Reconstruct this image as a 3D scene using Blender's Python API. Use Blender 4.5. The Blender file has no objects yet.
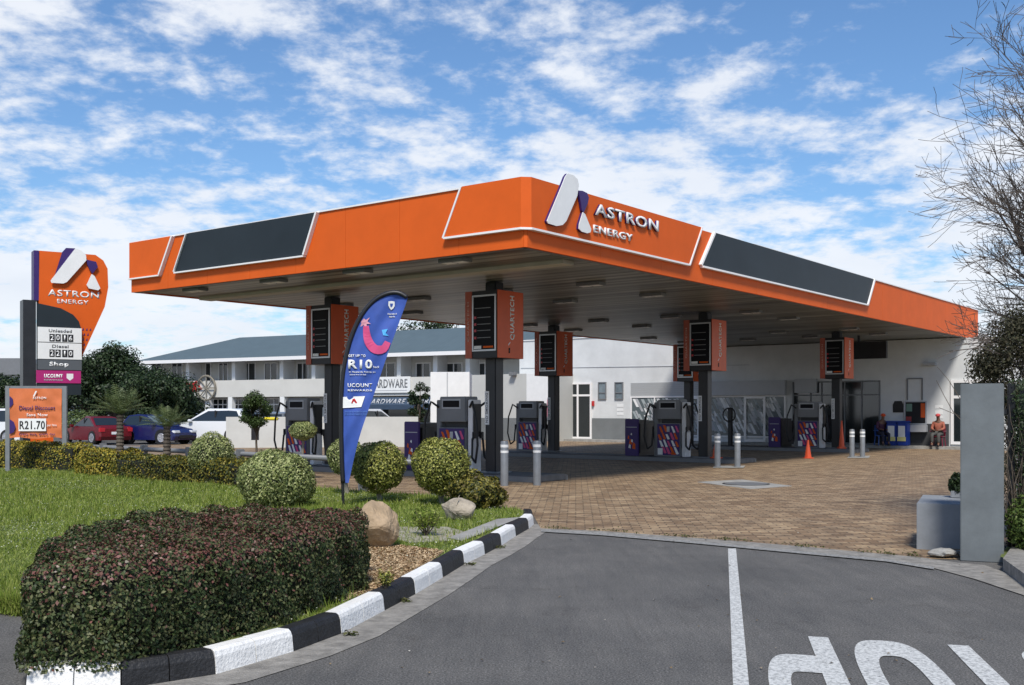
import bpy, bmesh, math, random
import numpy as np
from mathutils import Matrix, Vector
random.seed(7); rng = np.random.default_rng(7)
PI = math.pi
S = bpy.context.scene; COL = S.collection
F = 1060.0; HZ = 410.0; EYE = 1.65
# ---------------------------------------------------------------- camera
cd = bpy.data.cameras.new('camera'); cam = bpy.data.objects.new('camera', cd); COL.objects.link(cam)
cam.location = (0, 0, EYE); cam.rotation_euler = (PI/2, 0, 0)
cd.sensor_width = 36; cd.lens = F/1024*36; cd.shift_y = (HZ-342.5)/1024; cd.clip_end = 3000; cd.clip_start = .05
S.camera = cam
S.render.resolution_x = 1024; S.render.resolution_y = 685
# ---------------------------------------------------------------- world and sun
SUN_EL = math.radians(52); SUN_AZ = math.radians(182)      # azimuth clockwise from +Y: behind the camera
wd = bpy.data.worlds.new('World'); S.world = wd; wd.use_nodes = True
wt = wd.node_tree; wt.nodes.clear()
def WN(t, **k):
    n = wt.nodes.new(t)
    for a, b in k.items(): setattr(n, a, b)
    return n
def WL(a, b): wt.links.new(a, b)
sky = WN('ShaderNodeTexSky', sky_type='NISHITA', sun_disc=False, sun_elevation=SUN_EL, sun_rotation=SUN_AZ, air_density=1.0, dust_density=.6, ozone_density=2.2)
tc = WN('ShaderNodeTexCoord'); sep = WN('ShaderNodeSeparateXYZ'); WL(tc.outputs['Generated'], sep.inputs[0])
def WM(op, a, b=None, c=None, clamp=False):
    n = WN('ShaderNodeMath', operation=op, use_clamp=clamp)
    for i, x in enumerate((a, b, c)):
        if x is None: continue
        if isinstance(x, (int, float)): n.inputs[i].default_value = x
        else: WL(x, n.inputs[i])
    return n.outputs[0]
zc = WM('MAXIMUM', sep.outputs[2], 0.0); den = WM('ADD', zc, .22)
cx = WM('DIVIDE', sep.outputs[0], den); cy = WM('DIVIDE', sep.outputs[1], den)
cmb = WN('ShaderNodeCombineXYZ'); WL(cx, cmb.inputs[0]); WL(cy, cmb.inputs[1])
def wnoise(scale, detail, rough, dist=0, off=(0,0,0)):
    m = WN('ShaderNodeMapping'); m.inputs['Location'].default_value = off; WL(cmb.outputs[0], m.inputs[0])
    n = WN('ShaderNodeTexNoise'); n.inputs['Scale'].default_value = scale; n.inputs['Detail'].default_value = detail
    n.inputs['Roughness'].default_value = rough; n.inputs['Distortion'].default_value = dist
    WL(m.outputs[0], n.inputs['Vector']); return n.outputs['Fac']
big = wnoise(1.7, 2, .5, 0, (3.1, 1.7, 0)); mid = wnoise(7.5, 10, .6, .12, (1.3, 4.2, 2)); fine = wnoise(30, 6, .6, .1, (0, 0, 5))
cl = WM('ADD', WM('MULTIPLY', mid, .78), WM('MULTIPLY', big, .55))
cl = WM('ADD', cl, WM('MULTIPLY', fine, .16))
hor = WM('MULTIPLY', WM('SUBTRACT', .36, zc), .80)          # more cover low in the sky
cl = WM('ADD', cl, hor)
ramp = WN('ShaderNodeMapRange'); ramp.inputs['From Min'].default_value = .74; ramp.inputs['From Max'].default_value = .97
ramp.interpolation_type = 'SMOOTHSTEP'; WL(cl, ramp.inputs['Value'])
fac = WM('MULTIPLY', ramp.outputs[0], .93)
shade = wnoise(2.6, 4, .5, 0, (9, 2, 1))
ccol = WN('ShaderNodeMix', data_type='RGBA'); WL(shade, ccol.inputs[0])
ccol.inputs[6].default_value = (7.6, 8.2, 9.3, 1); ccol.inputs[7].default_value = (10.6, 10.8, 11.1, 1)
tint = WN('ShaderNodeMix', data_type='RGBA', blend_type='MULTIPLY'); tint.inputs[0].default_value = 1
WL(sky.outputs[0], tint.inputs[6]); tint.inputs[7].default_value = (1.0, 1.28, 1.52, 1)
mixw = WN('ShaderNodeMix', data_type='RGBA'); WL(fac, mixw.inputs[0]); WL(tint.outputs[2], mixw.inputs[6]); WL(ccol.outputs[2], mixw.inputs[7])
bg = WN('ShaderNodeBackground'); bg.inputs[1].default_value = .085; WL(mixw.outputs[2], bg.inputs[0])
wo = WN('ShaderNodeOutputWorld'); WL(bg.outputs[0], wo.inputs[0])
sd = bpy.data.lights.new('sun', 'SUN'); sun = bpy.data.objects.new('sun', sd); COL.objects.link(sun)
sd.energy = 3.7; sd.angle = math.radians(11); sd.color = (1, .95, .88)
sv = Vector((math.sin(SUN_AZ)*math.cos(SUN_EL), math.cos(SUN_AZ)*math.cos(SUN_EL), math.sin(SUN_EL)))
sun.rotation_euler = sv.to_track_quat('Z', 'Y').to_euler(); sun.location = (0, 0, 60)
S.view_settings.view_transform = 'Standard'; S.view_settings.look = 'None'; S.view_settings.gamma = 1
S.view_settings.exposure = 0.2
# ---------------------------------------------------------------- materials
def mat(name, col, rough=.6, var=0, vs=3.0, bump=0, bs=40, metal=0, spec=.5, emit=None, detail=6, dirt=0):
    m = bpy.data.materials.new(name); m.use_nodes = True; nt = m.node_tree
    b = nt.nodes['Principled BSDF']; b.inputs['Roughness'].default_value = rough; b.inputs['Metallic'].default_value = metal
    b.inputs['Specular IOR Level'].default_value = spec; b.inputs['Base Color'].default_value = (*col, 1)
    if emit: b.inputs['Emission Color'].default_value = (*emit[0], 1); b.inputs['Emission Strength'].default_value = emit[1]
    if var or bump:
        t = nt.nodes.new('ShaderNodeTexCoord')
    if var:
        n = nt.nodes.new('ShaderNodeTexNoise'); n.inputs['Scale'].default_value = vs; n.inputs['Detail'].default_value = detail; n.inputs['Roughness'].default_value = .65
        nt.links.new(t.outputs['Object'], n.inputs['Vector'])
        r = nt.nodes.new('ShaderNodeValToRGB'); r.color_ramp.elements[0].position = .3; r.color_ramp.elements[1].position = .72
        r.color_ramp.elements[0].color = (*[c*(1-var) for c in col], 1); r.color_ramp.elements[1].color = (*[min(1, c*(1+var)) for c in col], 1)
        nt.links.new(n.outputs['Fac'], r.inputs[0]); nt.links.new(r.outputs[0], b.inputs['Base Color'])
    if bump:
        n = nt.nodes.new('ShaderNodeTexNoise'); n.inputs['Scale'].default_value = bs; n.inputs['Detail'].default_value = 5
        nt.links.new(t.outputs['Object'], n.inputs['Vector'])
        u = nt.nodes.new('ShaderNodeBump'); u.inputs['Strength'].default_value = bump; u.inputs['Distance'].default_value = .02
        nt.links.new(n.outputs['Fac'], u.inputs['Height']); nt.links.new(u.outputs[0], b.inputs['Normal'])
    return m
def leafmat(name, cols, rough=.55, trans=.25, spec=.3):
    m = bpy.data.materials.new(name); m.use_nodes = True; nt = m.node_tree; b = nt.nodes['Principled BSDF']
    g = nt.nodes.new('ShaderNodeNewGeometry'); r = nt.nodes.new('ShaderNodeValToRGB'); r.color_ramp.interpolation = 'LINEAR'
    while len(r.color_ramp.elements) < len(cols): r.color_ramp.elements.new(.5)
    for i, c in enumerate(cols):
        e = r.color_ramp.elements[i]; e.position = i/(len(cols)-1); e.color = (*c, 1)
    nt.links.new(g.outputs['Random Per Island'], r.inputs[0]); nt.links.new(r.outputs[0], b.inputs['Base Color'])
    b.inputs['Roughness'].default_value = rough; b.inputs['Specular IOR Level'].default_value = spec
    if trans:
        tr = nt.nodes.new('ShaderNodeBsdfTranslucent'); nt.links.new(r.outputs[0], tr.inputs[0])
        mx = nt.nodes.new('ShaderNodeMixShader'); mx.inputs[0].default_value = trans
        nt.links.new(b.outputs[0], mx.inputs[1]); nt.links.new(tr.outputs[0], mx.inputs[2])
        nt.links.new(mx.outputs[0], nt.nodes['Material Output'].inputs[0])
    return m
ORANGE = (.68, .112, .014)
M = dict(
    orange=mat('orange paint', ORANGE, .6, .07, 1.2, spec=.18), orange_dk=mat('orange vinyl', (.62, .095, .018), .4, .1, 2, spec=.4),
    slate=mat('slate panel', (.02, .028, .034), .5, .15, .8, spec=.25), white=mat('white paint', (.78, .78, .76), .5, .05, 3), trim=mat('white trim', (.82, .8, .78), .4),
    wall=mat('white plaster', (.62, .63, .62), .8, .1, .9, .15, 60), greyband=mat('grey plaster', (.16, .17, .17), .8, .12, 1.5),
    beige=mat('beige plaster', (.60, .585, .54), .85, .07, .5), black=mat('black paint', (.012, .012, .014), .45, .3, 4), rubber=mat('black rubber', (.014, .014, .014), .6),
    dark=mat('dark void', (.01, .01, .012), .8), metal=mat('galvanised steel', (.23, .24, .25), .45, .12, 6, metal=.4), steel=mat('steel frame', (.5, .5, .5), .35, metal=.7),
    purple=mat('purple vinyl', (.035, .012, .12), .45, .1, 3), magenta=mat('magenta vinyl', (.40, .014, .15), .45), red=mat('red plastic', (.5, .02, .02), .4),
    glass=mat('dark glass', (.015, .02, .022), .06, spec=.8), paleglass=mat('pale glass', (.16, .2, .22), .12, .3, 2, spec=.7), screen=mat('display', (.006, .006, .008), .5, spec=.15),
    greymid=mat('mid grey enamel', (.17, .175, .18), .45, .08, 3), greylt=mat('light grey enamel', (.42, .43, .44), .45, .06, 3), column=mat('column paint', (.016, .017, .02), .4, .3, 3),
    concrete=mat('concrete', (.30, .29, .265), .9, .28, 3.5, .5, 60), concrete2=mat('rough concrete', (.24, .225, .2), .95, .4, 7, .8, 50), pillar=mat('grey pillar paint', (.135, .15, .155), .8, .2, 2.2, .12, 14),
    planter=mat('planter paint', (.22, .235, .25), .75, .16, 3, .15, 14), roof=mat('blue grey roof', (.085, .118, .13), .6, .08, 1), kerbw=mat('white kerb paint', (.78, .77, .74), .7, .1, 9, .5, 45), kerbb=mat('black kerb paint', (.014, .014, .015), .6, .5, 8, .5, 45),
    blueflag=mat('blue flag cloth', (.035, .085, .36), .7, .18, 3), pink=mat('pink print', (.62, .07, .2), .6), sky=mat('light blue print', (.05, .35, .7), .6), bluebin=mat('blue plastic', (.015, .05, .3), .4),
    cone=mat('orange cone plastic', (.75, .09, .02), .5), bark=mat('bark', (.10, .08, .06), .9, .35, 12, .7, 40), barepale=mat('bare twig bark', (.085, .068, .055), .9, .3, 10), stem=mat('pale stem', (.22, .2, .16), .9, .25, 10, .5, 40),
    rock=mat('tan rock', (.36, .26, .16), .9, .35, 4, .9, 14), rock2=mat('grey tan rock', (.34, .29, .22), .9, .35, 4, .9, 14), skin=mat('skin', (.16, .08, .05), .6), yellow=mat('yellow plastic', (.7, .6, .03), .5),
    navy=mat('navy awning', (.035, .06, .1), .7, .15, 2), carred=mat('red car paint', (.13, .006, .010), .22, spec=.6), carblue=mat('blue car paint', (.008, .011, .075), .22, spec=.6), carwhite=mat('white car paint', (.72, .73, .74), .25), cardark=mat('black car paint', (.02, .021, .025), .25), cargrey=mat('grey car paint', (.12, .13, .14), .25),
    rim=mat('alloy rim', (.5, .5, .52), .3, metal=.6), tail=mat('tail lamp', (.45, .02, .03), .3), headlamp=mat('head lamp', (.7, .72, .74), .15), soil=mat('soil', (.2, .125, .07), .95, .4, 6, .8, 30),
)
def add_lines(m, axis, period, strength, dark=.8):
    nt = m.node_tree; b = nt.nodes['Principled BSDF']; t = nt.nodes.new('ShaderNodeTexCoord')
    w = nt.nodes.new('ShaderNodeTexWave'); w.bands_direction = axis; w.inputs['Scale'].default_value = PI/10/period*1.0; w.wave_profile = 'SAW'
    nt.links.new(t.outputs['Object'], w.inputs[0])
    r = nt.nodes.new('ShaderNodeValToRGB'); r.color_ramp.elements[0].position = .02; r.color_ramp.elements[0].color = (dark, dark, dark, 1); r.color_ramp.elements[1].position = .14; r.color_ramp.elements[1].color = (1, 1, 1, 1)
    nt.links.new(w.outputs['Fac'], r.inputs[0])
    mx = nt.nodes.new('ShaderNodeMix'); mx.data_type = 'RGBA'; mx.blend_type = 'MULTIPLY'; mx.inputs[0].default_value = 1
    src = b.inputs['Base Color'].links[0].from_socket if b.inputs['Base Color'].links else None
    if src: nt.links.new(src, mx.inputs[6])
    else: mx.inputs[6].default_value = b.inputs['Base Color'].default_value
    nt.links.new(r.outputs[0], mx.inputs[7]); nt.links.new(mx.outputs[2], b.inputs['Base Color'])
    u = nt.nodes.new('ShaderNodeBump'); u.inputs['Strength'].default_value = strength; u.inputs['Distance'].default_value = .02
    nt.links.new(w.outputs['Fac'], u.inputs['Height']); nt.links.new(u.outputs[0], b.inputs['Normal'])
def soffit():
    m = bpy.data.materials.new('slatted ceiling'); m.use_nodes = True; nt = m.node_tree; b = nt.nodes['Principled BSDF']; b.inputs['Roughness'].default_value = .42
    t = nt.nodes.new('ShaderNodeTexCoord'); cols = []
    for sc, lo, hi, p0, p1 in (((.12, 5.5, 1), .42, 1.25, .36, .64), ((.5, .7, 1), .78, 1.12, .35, .65), ((.05, 1.6, 1), .7, 1.15, .4, .62)):
        mp = nt.nodes.new('ShaderNodeMapping'); mp.inputs['Scale'].default_value = sc; nt.links.new(t.outputs['Object'], mp.inputs[0])
        n = nt.nodes.new('ShaderNodeTexNoise'); n.inputs['Scale'].default_value = 1; n.inputs['Detail'].default_value = 4; nt.links.new(mp.outputs[0], n.inputs[0])
        r = nt.nodes.new('ShaderNodeValToRGB'); r.color_ramp.elements[0].position = p0; r.color_ramp.elements[0].color = (lo, lo, lo, 1); r.color_ramp.elements[1].position = p1; r.color_ramp.elements[1].color = (hi, hi, hi, 1); nt.links.new(n.outputs['Fac'], r.inputs[0]); cols.append(r.outputs[0])
    w = nt.nodes.new('ShaderNodeTexWave'); w.bands_direction = 'Y'; w.inputs['Scale'].default_value = PI/10/.45; nt.links.new(t.outputs['Object'], w.inputs[0])
    r = nt.nodes.new('ShaderNodeValToRGB'); r.color_ramp.elements[0].position = .05; r.color_ramp.elements[0].color = (.6, .6, .6, 1); r.color_ramp.elements[1].position = .5; r.color_ramp.elements[1].color = (1.1, 1.1, 1.1, 1); nt.links.new(w.outputs['Fac'], r.inputs[0]); cols.append(r.outputs[0])
    base = nt.nodes.new('ShaderNodeRGB'); base.outputs[0].default_value = (.27, .27, .25, 1); cur = base.outputs[0]
    for c in cols:
        x = nt.nodes.new('ShaderNodeMix'); x.data_type = 'RGBA'; x.blend_type = 'MULTIPLY'; x.inputs[0].default_value = 1; nt.links.new(cur, x.inputs[6]); nt.links.new(c, x.inputs[7]); cur = x.outputs[2]
    nt.links.new(cur, b.inputs['Base Color']); return m
M['soffit'] = soffit()
add_lines(M['roof'], 'X', .35, .3, .8)
M['shutter'] = mat('roller shutter', (.4, .41, .41), .5); add_lines(M['shutter'], 'Z', .1, .5, .6)
def asphalt():
    m = bpy.data.materials.new('asphalt'); m.use_nodes = True; nt = m.node_tree; b = nt.nodes['Principled BSDF']; b.inputs['Roughness'].default_value = .88; b.inputs['Specular IOR Level'].default_value = .3
    t = nt.nodes.new('ShaderNodeTexCoord')
    def N(s, d=4, r=.6, sc=None):
        n = nt.nodes.new('ShaderNodeTexNoise'); n.inputs['Scale'].default_value = s; n.inputs['Detail'].default_value = d; n.inputs['Roughness'].default_value = r
        if sc:
            mp = nt.nodes.new('ShaderNodeMapping'); mp.inputs['Scale'].default_value = sc; mp.inputs['Rotation'].default_value = (0, 0, .2); nt.links.new(t.outputs['Object'], mp.inputs[0]); nt.links.new(mp.outputs[0], n.inputs[0])
        else: nt.links.new(t.outputs['Object'], n.inputs[0])
        return n.outputs['Fac']
    def R(f, p0, c0, p1, c1):
        r = nt.nodes.new('ShaderNodeValToRGB'); r.color_ramp.elements[0].position = p0; r.color_ramp.elements[0].color = (c0, c0, c0, 1); r.color_ramp.elements[1].position = p1; r.color_ramp.elements[1].color = (c1, c1*.985, c1*.96, 1)
        nt.links.new(f, r.inputs[0]); return r.outputs[0]
    def X(a, c, mode='MULTIPLY', f=1):
        x = nt.nodes.new('ShaderNodeMix'); x.data_type = 'RGBA'; x.blend_type = mode; x.inputs[0].default_value = f; nt.links.new(a, x.inputs[6]); nt.links.new(c, x.inputs[7]); return x.outputs[2]
    c = R(N(70, 3, .7), .32, .035, .72, .2)
    c = X(c, R(N(.7, 4), .3, .8, .75, 1.22)); c = X(c, R(N(2.2, 6, .7, (3, .35, 1)), .35, .85, .7, 1.12))
    v = nt.nodes.new('ShaderNodeTexVoronoi'); v.inputs['Scale'].default_value = 95; nt.links.new(t.outputs['Object'], v.inputs[0])
    c = X(c, R(v.outputs['Distance'], .12, 2.3, .26, 1))
    stain = R(N(1.6, 7, .8), .56, 1, .68, .66); c = X(c, stain, f=.8); c = X(c, R(N(1, 3, .5, (14, .5, 1)), .6, 1, .75, .8), f=.5); c = X(c, R(N(9, 6, .8), .66, 1, .72, 1.5), f=.5)
    nt.links.new(c, b.inputs['Base Color'])
    u = nt.nodes.new('ShaderNodeBump'); u.inputs['Strength'].default_value = .5; u.inputs['Distance'].default_value = .008; nt.links.new(N(120, 3), u.inputs['Height']); nt.links.new(u.outputs[0], b.inputs['Normal'])
    return m
def bricks():
    m = bpy.data.materials.new('clay pavers'); m.use_nodes = True; nt = m.node_tree; b = nt.nodes['Principled BSDF']; b.inputs['Roughness'].default_value = .8
    t = nt.nodes.new('ShaderNodeTexCoord'); k = nt.nodes.new('ShaderNodeTexBrick'); mp = nt.nodes.new('ShaderNodeMapping'); mp.inputs['Rotation'].default_value = (0, 0, .06); nt.links.new(t.outputs['Object'], mp.inputs[0]); nt.links.new(mp.outputs[0], k.inputs[0])
    k.inputs['Color1'].default_value = (.22, .145, .085, 1); k.inputs['Color2'].default_value = (.40, .30, .195, 1); k.inputs['Mortar'].default_value = (.10, .075, .05, 1)
    k.inputs['Scale'].default_value = 1; k.inputs['Brick Width'].default_value = .26; k.inputs['Row Height'].default_value = .14; k.inputs['Mortar Size'].default_value = .009; k.inputs['Bias'].default_value = -.1
    n = nt.nodes.new('ShaderNodeTexNoise'); n.inputs['Scale'].default_value = 2.2; n.inputs['Detail'].default_value = 9; n.inputs['Roughness'].default_value = .8; nt.links.new(t.outputs['Object'], n.inputs[0])
    r = nt.nodes.new('ShaderNodeValToRGB'); r.color_ramp.elements[0].position = .33; r.color_ramp.elements[0].color = (.38, .35, .33, 1); r.color_ramp.elements[1].position = .66; r.color_ramp.elements[1].color = (1.35, 1.3, 1.16, 1); nt.links.new(n.outputs['Fac'], r.inputs[0])
    x = nt.nodes.new('ShaderNodeMix'); x.data_type = 'RGBA'; x.blend_type = 'MULTIPLY'; x.inputs[0].default_value = 1; nt.links.new(k.outputs['Color'], x.inputs[6]); nt.links.new(r.outputs[0], x.inputs[7]); nt.links.new(x.outputs[2], b.inputs['Base Color'])
    u = nt.nodes.new('ShaderNodeBump'); u.inputs['Strength'].default_value = .6; u.inputs['Distance'].default_value = .01; u.invert = True; nt.links.new(k.outputs['Fac'], u.inputs['Height']); nt.links.new(u.outputs[0], b.inputs['Normal'])
    return m
def worn(base, name, lo=.36, hi=.5):
    m = bpy.data.materials.new(name); m.use_nodes = True; nt = m.node_tree; b = nt.nodes['Principled BSDF']; b.inputs['Roughness'].default_value = .8
    t = nt.nodes.new('ShaderNodeTexCoord'); n = nt.nodes.new('ShaderNodeTexNoise'); n.inputs['Scale'].default_value = 38; n.inputs['Detail'].default_value = 8; n.inputs['Roughness'].default_value = .8; nt.links.new(t.outputs['Object'], n.inputs[0])
    r = nt.nodes.new('ShaderNodeValToRGB'); r.color_ramp.elements[0].position = lo; r.color_ramp.elements[0].color = (.13, .13, .128, 1); r.color_ramp.elements[1].position = hi; r.color_ramp.elements[1].color = (*base, 1); nt.links.new(n.outputs['Fac'], r.inputs[0]); nt.links.new(r.outputs[0], b.inputs['Base Color']); return m
def ground_mix(name, c1, c2, c3, s=3):
    m = bpy.data.materials.new(name); m.use_nodes = True; nt = m.node_tree; b = nt.nodes['Principled BSDF']; b.inputs['Roughness'].default_value = .95
    t = nt.nodes.new('ShaderNodeTexCoord'); n = nt.nodes.new('ShaderNodeTexNoise'); n.inputs['Scale'].default_value = s; n.inputs['Detail'].default_value = 12; n.inputs['Roughness'].default_value = .75; nt.links.new(t.outputs['Object'], n.inputs[0])
    r = nt.nodes.new('ShaderNodeValToRGB'); e = r.color_ramp.elements; e[0].position = .35; e[0].color = (*c1, 1); e[1].position = .65; e[1].color = (*c3, 1); q = e.new(.5); q.color = (*c2, 1)
    nt.links.new(n.outputs['Fac'], r.inputs[0]); nt.links.new(r.outputs[0], b.inputs['Base Color'])
    u = nt.nodes.new('ShaderNodeBump'); u.inputs['Strength'].default_value = .8; u.inputs['Distance'].default_value = .03; nt.links.new(n.outputs['Fac'], u.inputs['Height']); nt.links.new(u.outputs[0], b.inputs['Normal']); return m
M['asphalt'] = asphalt(); M['bricks'] = bricks(); M['roadpaint'] = worn((.58, .58, .55), 'worn road paint', .36, .54); M['lawn'] = ground_mix('lawn soil', (.06, .08, .02), (.11, .14, .03), (.18, .2, .05), 2.5)
M['mulch'] = ground_mix('bark mulch', (.2, .14, .07), (.36, .26, .14), (.5, .4, .25), 22)
L_HEDGE = leafmat('dark hedge leaves', [(.014, .026, .008), (.035, .06, .018), (.065, .09, .032), (.14, .145, .06), (.07, .085, .035)], .5, .15, .25)
L_RED = leafmat('young red leaves', [(.11, .045, .035), (.24, .09, .075), (.19, .10, .07), (.10, .09, .05)], .4, .2, .4)
L_VAR = leafmat('variegated leaves', [(.05, .075, .02), (.16, .20, .06), (.32, .36, .12), (.52, .53, .25), (.20, .25, .08)], .5, .2)
L_VARY = leafmat('yellow variegated leaves', [(.04, .055, .015), (.14, .16, .03), (.31, .32, .06), (.48, .46, .13), (.16, .18, .05)], .5, .2)
L_YEL = leafmat('golden hedge leaves', [(.04, .055, .012), (.12, .14, .02), (.34, .30, .04), (.52, .38, .05), (.16, .13, .03)], .5, .2)
L_TREE = leafmat('evergreen leaves', [(.008, .016, .007), (.018, .034, .012), (.035, .06, .02), (.05, .075, .03)], .5, .15)
L_PALM = leafmat('palm fronds', [(.07, .10, .04), (.12, .16, .06), (.18, .21, .09)], .5, .2)
L_GRASS = leafmat('grass blades', [(.08, .12, .015), (.16, .23, .03), (.25, .31, .05), (.38, .40, .12)], .6, .3)
L_FLOWER = leafmat('pale petals', [(.7, .5, .52), (.75, .7, .68)], .6, .3)
# ---------------------------------------------------------------- mesh helpers
class MB:
    def __init__(s): s.v = []; s.f = []; s.mi = []; s.m = 0
    def add(s, vs, fs):
        o = len(s.v); s.v += [tuple(p) for p in vs]; s.f += [[i+o for i in f] for f in fs]; s.mi += [s.m]*len(fs); return s
    def box(s, x0, x1, y0, y1, z0, z1, ch=0):
        if x1 < x0: x0, x1 = x1, x0
        if y1 < y0: y0, y1 = y1, y0
        if z1 < z0: z0, z1 = z1, z0
        ch = min(ch, (x1-x0)*.4, (y1-y0)*.4, (z1-z0)*.4)
        if ch <= 0:
            return s.add([(x, y, z) for z in (z0, z1) for y in (y0, y1) for x in (x0, x1)], [(0, 2, 3, 1), (4, 5, 7, 6), (0, 1, 5, 4), (2, 6, 7, 3), (0, 4, 6, 2), (1, 3, 7, 5)])
        bm = bmesh.new(); bmesh.ops.create_cube(bm, size=1)
        for v in bm.verts: v.co = Vector(((x0+x1)/2+v.co.x*(x1-x0), (y0+y1)/2+v.co.y*(y1-y0), (z0+z1)/2+v.co.z*(z1-z0)))
        bmesh.ops.bevel(bm, geom=bm.edges[:], offset=ch, segments=2, affect='EDGES'); bm.verts.index_update()
        s.add([v.co[:] for v in bm.verts], [[v.index for v in f.verts] for f in bm.faces]); bm.free(); return s
    def prism(s, pts, mapf, t0, t1):
        """pts 2D polygon; mapf(a,b,t)->xyz"""
        n = len(pts); s.add([mapf(a, b, t0) for a, b in pts]+[mapf(a, b, t1) for a, b in pts], [list(range(n)), list(range(2*n-1, n-1, -1))]+[[i, i+n, (i+1) % n+n, (i+1) % n] for i in range(n)]); return s
    def tube(s, path, r, n=8, cap=True):
        path = [Vector(p) for p in path]; rs = r if isinstance(r, (list, tuple)) else [r]*len(path); vs = []; fs = []
        ref = None
        for i, p in enumerate(path):
            t = (path[min(i+1, len(path)-1)]-path[max(i-1, 0)])
            if t.length < 1e-9: t = Vector((0, 0, 1))
            t.normalize()
            if ref is None: ref = t.orthogonal().normalized()
            ref = (ref-t*ref.dot(t))
            if ref.length < 1e-6: ref = t.orthogonal()
            ref.normalize(); b = t.cross(ref)
            for k in range(n): a = 2*PI*k/n; vs.append(p+(ref*math.cos(a)+b*math.sin(a))*rs[i])
        for i in range(len(path)-1):
            for k in range(n): fs.append((i*n+k, i*n+(k+1) % n, (i+1)*n+(k+1) % n, (i+1)*n+k))
        if cap: fs.append(list(range(n-1, -1, -1))); fs.append([(len(path)-1)*n+k for k in range(n)])
        return s.add(vs, fs)
    def lathe(s, prof, n=16, c=(0, 0, 0), sx=1, sy=1):
        vs = []; fs = []
        for r, z in prof:
            for k in range(n): a = 2*PI*k/n; vs.append((c[0]+r*math.cos(a)*sx, c[1]+r*math.sin(a)*sy, c[2]+z))
        for i in range(len(prof)-1):
            for k in range(n): fs.append((i*n+k, i*n+(k+1) % n, (i+1)*n+(k+1) % n, (i+1)*n+k))
        fs.append(list(range(n-1, -1, -1))); fs.append([(len(prof)-1)*n+k for k in range(n)])
        return s.add(vs, fs)
    def ball(s, c, r, n=14, sq=(1, 1, 1)):
        prof = [(max(.001, math.sin(PI*i/n)), -math.cos(PI*i/n)) for i in range(n+1)]; vs = []; fs = []; k2 = n*2
        o = len(prof)
        for a, z in prof:
            for k in range(k2): t = 2*PI*k/k2; vs.append((c[0]+a*math.cos(t)*r*sq[0], c[1]+a*math.sin(t)*r*sq[1], c[2]+z*r*sq[2]))
        for i in range(o-1):
            for k in range(k2): fs.append((i*k2+k, i*k2+(k+1) % k2, (i+1)*k2+(k+1) % k2, (i+1)*k2+k))
        return s.add(vs, fs)
    def build(s, name, mats, parent=None, smooth=False, fixn=True):
        me = bpy.data.meshes.new(name); me.from_pydata(s.v, [], s.f)
        for m in (mats if isinstance(mats, (list, tuple)) else [mats]): me.materials.append(m)
        me.polygons.foreach_set('material_index', s.mi)
        if fixn:
            bm = bmesh.new(); bm.from_mesh(me); bmesh.ops.recalc_face_normals(bm, faces=bm.faces[:]); bm.to_mesh(me); bm.free()
        if smooth: me.polygons.foreach_set('use_smooth', [True]*len(me.polygons)); 
        me.update(); o = bpy.data.objects.new(name, me); COL.objects.link(o)
        if parent: o.parent = parent
        if smooth == 'auto':
            try: me.set_sharp_from_angle(angle=math.radians(35))
            except Exception: pass
        return o
def tag(o, label=None, cat=None, group=None, kind=None):
    if label: o['label'] = label
    if cat: o['category'] = cat
    if group: o['group'] = group
    if kind: o['kind'] = kind
    return o
def thing(name, loc, rz, label, cat, group=None):
    o = bpy.data.objects.new(name, None); COL.objects.link(o); o.empty_display_size = .2; o.location = loc; o.rotation_euler = (0, 0, rz); return tag(o, label, cat, group)
def kids(o): return [c for c in bpy.data.objects if c.parent == o]
def dup(root, loc, rz, label, group=None):
    def rec(o, p):
        c = o.copy(); COL.objects.link(c)
        if p: c.parent = p
        for ch in kids(o): rec(ch, c)
        return c
    src = [(c) for c in kids(root)]; r = root.copy(); COL.objects.link(r); r.location = loc; r.rotation_euler = (0, 0, rz); r['label'] = label
    if group: r['group'] = group
    for ch in src: rec(ch, r)
    return r
class Frame:
    def __init__(s, o, ang): s.o = o; s.a = ang; s.c = math.cos(ang); s.s = math.sin(ang)
    def w(s, x, y, z=0): return (s.o[0]+s.c*x-s.s*y, s.o[1]+s.s*x+s.c*y, z)
    def ray(s, px):
        dx = (px-512)/F; ox, oy = -s.o[0], -s.o[1]
        return (s.c*ox+s.s*oy, -s.s*ox+s.c*oy), (s.c*dx+s.s, -s.s*dx+s.c)
    def hy(s, px, py, Y):
        (ox, oy), (rx, ry) = s.ray(px); t = (Y-oy)/ry; return ox+rx*t, EYE-(py-HZ)/F*t
    def hx(s, px, py, X):
        (ox, oy), (rx, ry) = s.ray(px); t = (X-ox)/rx; return oy+ry*t, EYE-(py-HZ)/F*t
def gp(px, py, z=0):
    d = (EYE-z)*F/(py-HZ); return ((px-512)*d/F, d)
def at(px, d): return (px-512)*d/F
def zat(py, d): return EYE-(py-HZ)*d/F
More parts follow.
